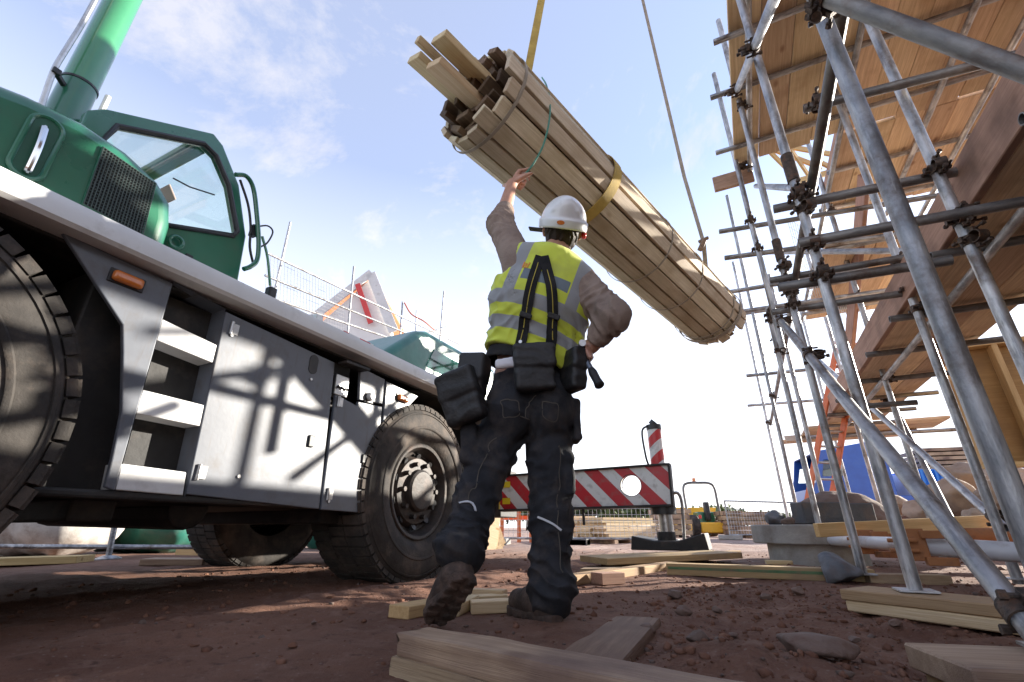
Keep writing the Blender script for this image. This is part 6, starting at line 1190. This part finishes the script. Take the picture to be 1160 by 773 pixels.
# vest material: bands from surface coordinates carried by the mesh
def vest_mat():
    m, n, L, b = nt('hi_vis_cloth')
    def at_(nm): x = n.new('ShaderNodeAttribute'); x.attribute_name = nm; return x.outputs['Fac']
    def rng(x, a, c):
        g = n.new('ShaderNodeMath'); g.operation = 'GREATER_THAN'; L.new(x, g.inputs[0]); g.inputs[1].default_value = a; l = n.new('ShaderNodeMath'); l.operation = 'LESS_THAN'; L.new(x, l.inputs[0]); l.inputs[1].default_value = c
        y = n.new('ShaderNodeMath'); y.operation = 'MULTIPLY'; L.new(g.outputs[0], y.inputs[0]); L.new(l.outputs[0], y.inputs[1]); return y.outputs[0]
    def op(o, a, c): x = n.new('ShaderNodeMath'); x.operation = o; L.new(a, x.inputs[0]); L.new(c, x.inputs[1]); return x.outputs[0]
    u, v_ = at_('lateral'), at_('height'); bb = op('MAXIMUM', rng(v_, *BAND1), rng(v_, *BAND2)); ab = n.new('ShaderNodeMath'); ab.operation = 'ABSOLUTE'; L.new(u, ab.inputs[0])
    vb = op('MULTIPLY', rng(ab.outputs[0], 0.108, 0.160), rng(v_, BAND1[1] - 0.002, 2)); bb = op('MAXIMUM', bb, vb); pan = op('MULTIPLY', rng(u, -0.100, 0.102), rng(v_, BAND1[1] + 0.050, BAND1[1] + 0.105))
    tc = n.new('ShaderNodeTexCoord'); nz = n.new('ShaderNodeTexNoise'); nz.inputs['Scale'].default_value = 9; nz.inputs['Detail'].default_value = 8; L.new(tc.outputs['Object'], nz.inputs['Vector']); r = n.new('ShaderNodeValToRGB'); r.color_ramp.elements[0].position = 0.52; r.color_ramp.elements[1].position = 0.85; r.color_ramp.elements[1].color = (0.55, 0.55, 0.55, 1); L.new(nz.outputs['Fac'], r.inputs[0])
    def mix(f, a, c): x = n.new('ShaderNodeMix'); x.data_type = 'RGBA'; L.new(f, x.inputs['Factor']); (x.inputs['A'].__setattr__('default_value', (*a, 1)) if isinstance(a, tuple) else L.new(a, x.inputs['A'])); x.inputs['B'].default_value = (*c, 1); return x.outputs['Result']
    col = mix(bb, (0.60, 0.68, 0.06), (0.29, 0.30, 0.31)); col = mix(pan, col, (0.15, 0.19, 0.22)); col = mix(r.outputs[0], col, (0.22, 0.20, 0.10)); L.new(col, b.inputs['Base Color']); b.inputs['Roughness'].default_value = 0.75; b.inputs['Sheen Weight'].default_value = 0.2
    nb_ = n.new('ShaderNodeTexNoise'); nb_.inputs['Scale'].default_value = 60; L.new(tc.outputs['Object'], nb_.inputs['Vector']); bp = n.new('ShaderNodeBump'); bp.inputs['Strength'].default_value = 0.25; bp.inputs['Distance'].default_value = 0.003; L.new(nb_.outputs['Fac'], bp.inputs['Height']); L.new(bp.outputs[0], b.inputs['Normal'])
    return m
vb1 = [float(tloc(K(a, b_, 1.63))[2]) for a, b_ in ((575, 325), (575, 340))]; vb2 = [float(tloc(K(a, b_, 1.64))[2]) for a, b_ in ((570, 352), (570, 366))]
BAND1 = (min(vb1), max(vb1)); BAND2 = (min(vb2), max(vb2))
vst = sdf_obj('hi_vis_vest', vest, np.array([shL, waist, chest]).min(0) - 0.24, np.array([shR, neck, chest]).max(0) + 0.22, 0.005, vest_mat(), person, it=2, local=True, attrs={'lateral': lambda p: tloc(p)[:, 0] - tloc(chest)[0], 'height': lambda p: tloc(p)[:, 2]})
BLK = surf('black_webbing', (0.010, 0.010, 0.011), (0.028, 0.027, 0.028), 14, 0.85, 0, 0.4, 300, dirt=(0.07, 0.06, 0.05), dscale=8, damt=(0.55, 0.85), spec=0.25)
LEA = surf('black_leather', (0.010, 0.010, 0.011), (0.026, 0.025, 0.026), 9, 0.55, 0, 0.3, 70, dirt=(0.075, 0.065, 0.055), dscale=6, damt=(0.54, 0.85))
def on_body(fn, pts, f, w_, t_, name, mat, parent, off=0.004, n=28):
    q = resample([K(a, b_, f) for a, b_ in pts], n); q, nn = project(fn, q, off); q = smooth_line(q)
    return MB().ribbon([V(map(float, x)) for x in q], [V(map(float, x)) for x in nn], w_, t_).build(name, mat, parent, mw=MW[person], smooth=40)
def smooth_line(q):
    q = q.copy()
    for _ in range(3): q[1:-1] = 0.25 * q[:-2] + 0.5 * q[1:-1] + 0.25 * q[2:]
    return q
harn = on_body(vest, [(613, 287), (608, 300), (600, 330), (594, 358), (588, 388)], 1.60, 0.043, 0.005, 'braces', BLK, person)
on_body(vest, [(616, 287), (620, 303), (625, 330), (628, 358), (629, 390)], 1.60, 0.043, 0.005, 'braces', BLK, person, 0.005)
YS = surf('yellow_stitching', (0.4, 0.33, 0.05), (0.5, 0.4, 0.07), 20, 0.8)
on_body(vest, [(610, 295), (600, 330), (594, 358), (588, 384)], 1.60, 0.003, 0.002, 'stitching', YS, harn, 0.0095); on_body(vest, [(620, 305), (625, 330), (628, 358), (629, 384)], 1.60, 0.003, 0.002, 'stitching', YS, harn, 0.0105)
for (a, b_) in ((594, 356), (628, 358)):
    q, nn = project(vest, np.array([K(a, b_, 1.6)]), 0.012); m = frame(V(map(float, q[0] - lat * 0.03)), V(map(float, q[0] + lat * 0.03)), V(map(float, nn[0]))); MB().box((0, 0, 0), (0.05, 0.022, 0.012)).build('strap_slider', LEA, person, mw=MW[person] @ m, smooth=0, bevel=0.004)
for (a, b_) in ((588, 386), (629, 388)):
    q, nn = project(vest, np.array([K(a, b_, 1.6)]), 0.016); MB().tube(V(map(float, q[0])), V(map(float, q[0] + nn[0] * 0.006)), 0.007, 12).build('stud', MAT['alu'], person, mw=MW[person], smooth=40)
# small orange maker's patch on the dark back panel
q = resample([K(591, 296, 1.6), K(599, 298, 1.6)], 5); 
for k, (a, b_, w_) in enumerate((((590, 297), (592, 290), 0.006), ((593, 299), (595, 292), 0.006), ((596, 299), (599, 292), 0.006))): on_body(vest, [(a[0], a[1]), b_], 1.6, w_, 0.001, 'badge', surf('badge_orange%d' % k, (0.7, 0.22, 0.03), (0.75, 0.26, 0.04), 9, 0.5) if k == 0 else bpy.data.materials['badge_orange0'], person, 0.002, 5)
# belt and pouches
def belt(p):
    d = cone(p, waist - spn * 0.062, waist - spn * 0.012, 0.180, 0.178, (FWD, 0.76)); t = tloc(p)
    return np.maximum(np.maximum(d, -(d + 0.010)), np.abs(t[..., 2] + 0.040 - 0.02 * np.sin(t[..., 0] * 9)) - 0.027)
sdf_obj('tool_belt', belt, waist - 0.3, waist + 0.3, 0.0055, BLK, person, it=1, local=True)
def pouch(name, c, hx_, hy_, hz_, R, seed, flap=True, mat=None, noise_=0.010):
    c = np.array(c, np.float32)
    def fn(p):
        d = sbox(p, c, (hx_, hy_, hz_), 0.018, R) + noise_ * fbm(p, 9, 3, seed); q = (p - c) @ np.array(R, np.float32)
        if flap: d = smin(d, sbox(q, (0, -0.006, hz_ * 0.45), (hx_ * 1.05, hy_ + 0.004, hz_ * 0.55), 0.016), 0.006)
        return d + 0.004 * np.abs(np.sin(q[..., 2] * 55 + 4 * vnoise(p, 8, seed)))
    m_ = max(hx_, hy_, hz_) * 1.5; return sdf_obj(name, fn, c - m_, c + m_, 0.005, mat or LEA, person, it=1, local=True)
def rotm(a, b=0.0, c=0.0): return np.array((Matrix.Rotation(a, 3, 'Y') @ Matrix.Rotation(b, 3, 'Z') @ Matrix.Rotation(c, 3, 'X')), np.float32)
pouch('tool_pouch', K(606, 416, 1.645), 0.080, 0.026, 0.095, rotm(-0.05, 0.05), 3); 
pouch('tool_pouch', K(524, 450, 1.70), 0.078, 0.045, 0.105, rotm(-0.30, -0.35), 5, noise_=0.016); pouch('tool_pouch', K(536, 432, 1.72), 0.055, 0.045, 0.11, rotm(0.10, -0.3), 8)
pouch('tool_pouch', K(649, 420, 1.70), 0.036, 0.055, 0.085, rotm(0.05, 0.5), 7); on_belt = pouch('shirt_tail', K(574, 411, 1.665), 0.050, 0.012, 0.026, rotm(-0.15), 9, False, surf('white_cotton', (0.66, 0.65, 0.68), (0.76, 0.75, 0.78), 14, 0.9), 0.006)
q0_ = K(658, 397, 1.70); q1_ = K(680, 438, 1.60)
def Wp(q): return MW[person] @ V(map(float, q))
hm = thing('hammer', 'hammer with a blue-grey shaft hanging from the belt under the worker\'s bent arm', 'hammer', Wp(q0_)); hp0, hp1 = Wp(q0_), Wp(q1_)
MB().tube(hp0, hp0.lerp(hp1, 0.6), 0.011, 14).build('shaft', surf('steel_shaft', (0.16, 0.18, 0.22), (0.24, 0.26, 0.30), 20, 0.4, 0.5), hm); MB().path([hp0.lerp(hp1, t) for t in (0.55, 0.65, 0.85, 0.97, 1.0)], [0.013, 0.017, 0.016, 0.019, 0.012], 14).build('grip', LEA, hm)
hd_ = MB(); md = Wp(q0_) + V((0, 0, 0.012)); sx_ = V((-math.sin(AZ), math.cos(AZ), 0)); hd_.tube(md - sx_ * 0.05, md + sx_ * 0.06, 0.014, 14); hd_.build('head', MAT['alu'], hm)
# boots
BT = surf('muddy_boot', (0.045, 0.030, 0.024), (0.095, 0.066, 0.052), 9, 0.85, 0, 0.5, 90, dirt=(0.17, 0.11, 0.085), dscale=9, damt=(0.46, 0.7)); SOL = surf('boot_sole', (0.03, 0.021, 0.017), (0.07, 0.048, 0.037), 20, 0.9, 0, 0.7, 90, dirt=(0.13, 0.08, 0.06), dscale=12, damt=(0.45, 0.7))
def boot(an, heel, toe, up, fs_):
    """heel and toe on the sole plane, up = sole normal"""
    ax = toe - heel; L = np.linalg.norm(ax); ax /= L; up = up - ax * np.dot(up, ax); up /= np.linalg.norm(up); sd = np.cross(ax, up); R = np.stack([ax, sd, up], 1)
    def loc(p): return (p - heel) @ R
    def outline(q, g):
        x = q[..., 0] / L; w_ = np.interp(x, [-0.02, 0.05, 0.25, 0.45, 0.7, 0.88, 1.0, 1.04], [0.012, 0.034, 0.036, 0.034, 0.047, 0.043, 0.022, 0.004]).astype(np.float32) + g
        return np.maximum(np.abs(q[..., 1]) - w_, np.maximum(-q[..., 0] - 0.004, q[..., 0] - L - 0.004))
    def upper(p):
        q = loc(p); d = cone(q, A3(0.05, 0, 0.055), A3(L * 0.5, 0, 0.058), 0.044, 0.040); d = smin(d, cone(q, A3(L * 0.5, 0, 0.052), A3(L * 0.84, 0, 0.046), 0.043, 0.042), 0.03); d = smin(d, cone(q, A3(0.055, 0, 0.05), (an + (an - heel) * 0.25 - heel) @ R, 0.045, 0.05), 0.03)
        d = d + 0.003 * vnoise(p, 22, 4) + crease(p, heel + ax * 0.13 + up * 0.09, 0.05, ax, 130, 0.005, 5); return np.maximum(d, 0.018 - q[..., 2])
    def sole(p):
        q = loc(p); d = np.maximum(outline(q, 0.006), np.abs(q[..., 2] - 0.014) - 0.015); lug = (np.sin(q[..., 0] * 150) > 0.2) & (np.abs(q[..., 1]) > 0.010)
        return np.maximum(d, np.where(lug | (q[..., 2] > 0.006), -1, 0.006 - q[..., 2])) + 0.0015 * vnoise(p, 50, 3)
    lo_ = np.minimum(np.minimum(heel, toe), an) - 0.12; hi_ = np.maximum(np.maximum(heel, toe), an) + 0.12
    u = sdf_obj('boot', upper, lo_, hi_, 0.005, BT, person, it=1, local=True); sdf_obj('sole', sole, lo_, hi_, 0.0042, SOL, u, it=1, local=True)
    return u

hR = A3(anR[0] + 0.012, anR[1] - 0.055, 0.008); boot(anR + A3(0, 0, 0.02), hR, hR + 0.275 * A3(-0.50, 0.86, 0.0), A3(0, 0, 1), 1)
hL_ = K(530, 658, 1.53); tL = K(491, 709, 1.67); boot(anL + A3(0, 0.02, 0.0), hL_, tL, A3(-0.42, 0.85, 0.32), -1)
# seams and patch pockets on the trousers
STI = surf('dark_stitching', (0.07, 0.06, 0.05), (0.11, 0.095, 0.08), 20, 0.9)
for pts in ([(603, 436), (600, 462), (595, 486)], [(562, 448), (592, 450), (592, 474), (577, 480), (562, 473), (562, 449)], [(612, 452), (642, 456), (641, 478), (626, 484), (612, 477), (612, 453)], [(648, 500), (646, 540), (644, 580), (646, 640)], [(560, 492), (540, 530), (527, 556)]):
    on_body(trousers, pts, 1.62, 0.0035, 0.0012, 'seam', STI, trs, 0.001, 30)
# reflective piping behind the knees
PIP = surf('reflective_piping', (0.5, 0.51, 0.53), (0.6, 0.61, 0.63), 14, 0.5)
on_body(trousers, [(610, 588), (626, 590), (645, 596)], 1.66, 0.007, 0.003, 'piping', PIP, trs, 0.006, 7); on_body(trousers, [(514, 559), (530, 561), (547, 567)], 1.60, 0.007, 0.003, 'piping', PIP, trs, 0.006, 7)
# hard hat
HR = np.stack([hx, hf, hl], 1); hc_ = head + hl * 0.035 - hf * 0.005
def hat(p):
    q = (p - hc_) @ HR; d = ell(q, (0, 0, 0.0), (0.104, 0.130, 0.116)); d = smin(d, cone(q, A3(0, -0.08, 0.064), A3(0, 0.07, 0.066), 0.042, 0.042), 0.03)
    for s in (-1, 1): d = smin(d, cone(q, A3(0.05 * s, -0.095, 0.045), A3(0.04 * s, 0.06, 0.096), 0.008, 0.008), 0.02)
    rim = np.maximum(ell(q, (0, 0, 0.0), (0.113, 0.139, 0.20)), np.abs(q[..., 2] + 0.014) - 0.020); d = smin(np.maximum(d, -q[..., 2] - 0.03), rim, 0.012)
    peak = np.maximum(ell(q, (0, 0.06, -0.024), (0.105, 0.155, 0.10)), np.maximum(np.abs(q[..., 2] + 0.024 + 0.2 * np.maximum(q[..., 1] - 0.1, 0)) - 0.004, 0.03 - q[..., 1])); d = smin(d, peak, 0.008)
    return np.maximum(d, -ell(q, (0, 0, -0.03), (0.098, 0.124, 0.128)))
HATM = surf('white_helmet', (0.74, 0.75, 0.75), (0.80, 0.80, 0.80), 6, 0.3, 0, 0.02, 60, dirt=(0.55, 0.53, 0.50), dscale=9, damt=(0.56, 0.85), coat=0.3)
hh = sdf_obj('hard_hat', hat, hc_ - 0.24, hc_ + 0.24, 0.0042, HATM, person, it=2, local=True)
q, nn = project(hat, np.array([K(634, 252, 1.60)]), 0.001); m = frame(V(map(float, q[0] - hx * 0.01)), V(map(float, q[0] + hx * 0.01)), V(map(float, nn[0])))
MB().add([m @ V((0.017 * math.cos(2 * math.pi * k / 20), 0.009 * math.sin(2 * math.pi * k / 20), 0.0012)) for k in range(20)], [tuple(range(20))]).build('sticker', MAT['amber'], hh, mw=MW[person], smooth=0)
ec = head + hx * 0.100 - hl * 0.012 - hf * 0.015; MB().box(tuple(map(float, ec)), (0.022, 0.03, 0.03)).build('ear_clip', MAT['red'], hh, mw=MW[person], smooth=40, bevel=0.009, seg=3)
ps = head - hx * 0.10 - hl * 0.010 + hf * 0.0; MB().bar(V(map(float, ps - hx * 0.055 + hf * 0.03)), V(map(float, ps + hx * 0.03))  , 0.03, 0.007).build('peak_underside', LEA, hh, mw=MW[person], smooth=0, bevel=0.002)  # black bar, the shade under the helmet peak put into its colour
def hair(p):
    q = (p - head) @ HR; d = ell(q, (0, -0.012, 0.005), (0.083, 0.096, 0.112)); d = smax(d, ell(q, (0, -0.02, -0.055), (0.2, 0.2, 0.13)) * -1 * -1, 0.01)
    d = np.maximum(d, q[..., 1] - 0.012 + 0.02 * (q[..., 2] < -0.02)); d = np.maximum(d, -0.085 - q[..., 2]); return d + 0.003 * np.sin(q[..., 0] * 260 + 6 * vnoise(q, 30, 3)) * (q[..., 2] < 0.02)
sdf_obj('hair', hair, head - 0.16, head + 0.16, 0.004, surf('brown_hair', (0.022, 0.014, 0.010), (0.05, 0.033, 0.024), 40, 0.7, 0, 0.5, 200), person, it=1, local=True)
# green tag line from the bundle to the raised hand
def tagline():
    q = [at(614, 88, 2.40), at(619, 97, 2.14), at(623, 116, 2.02), at(622, 138, 1.97), at(616, 163, 1.96), at(606, 183, 1.97), at(596, 196, 1.99), at(586, 203, 2.0)]
    MB().path(spline(q, 8), 0.0055, 8).build('tag_line', MAT['cord'], None, smooth=60, label='thin green cord hanging from the timber bundle into the worker\'s raised hand', cat='rope')
tagline()
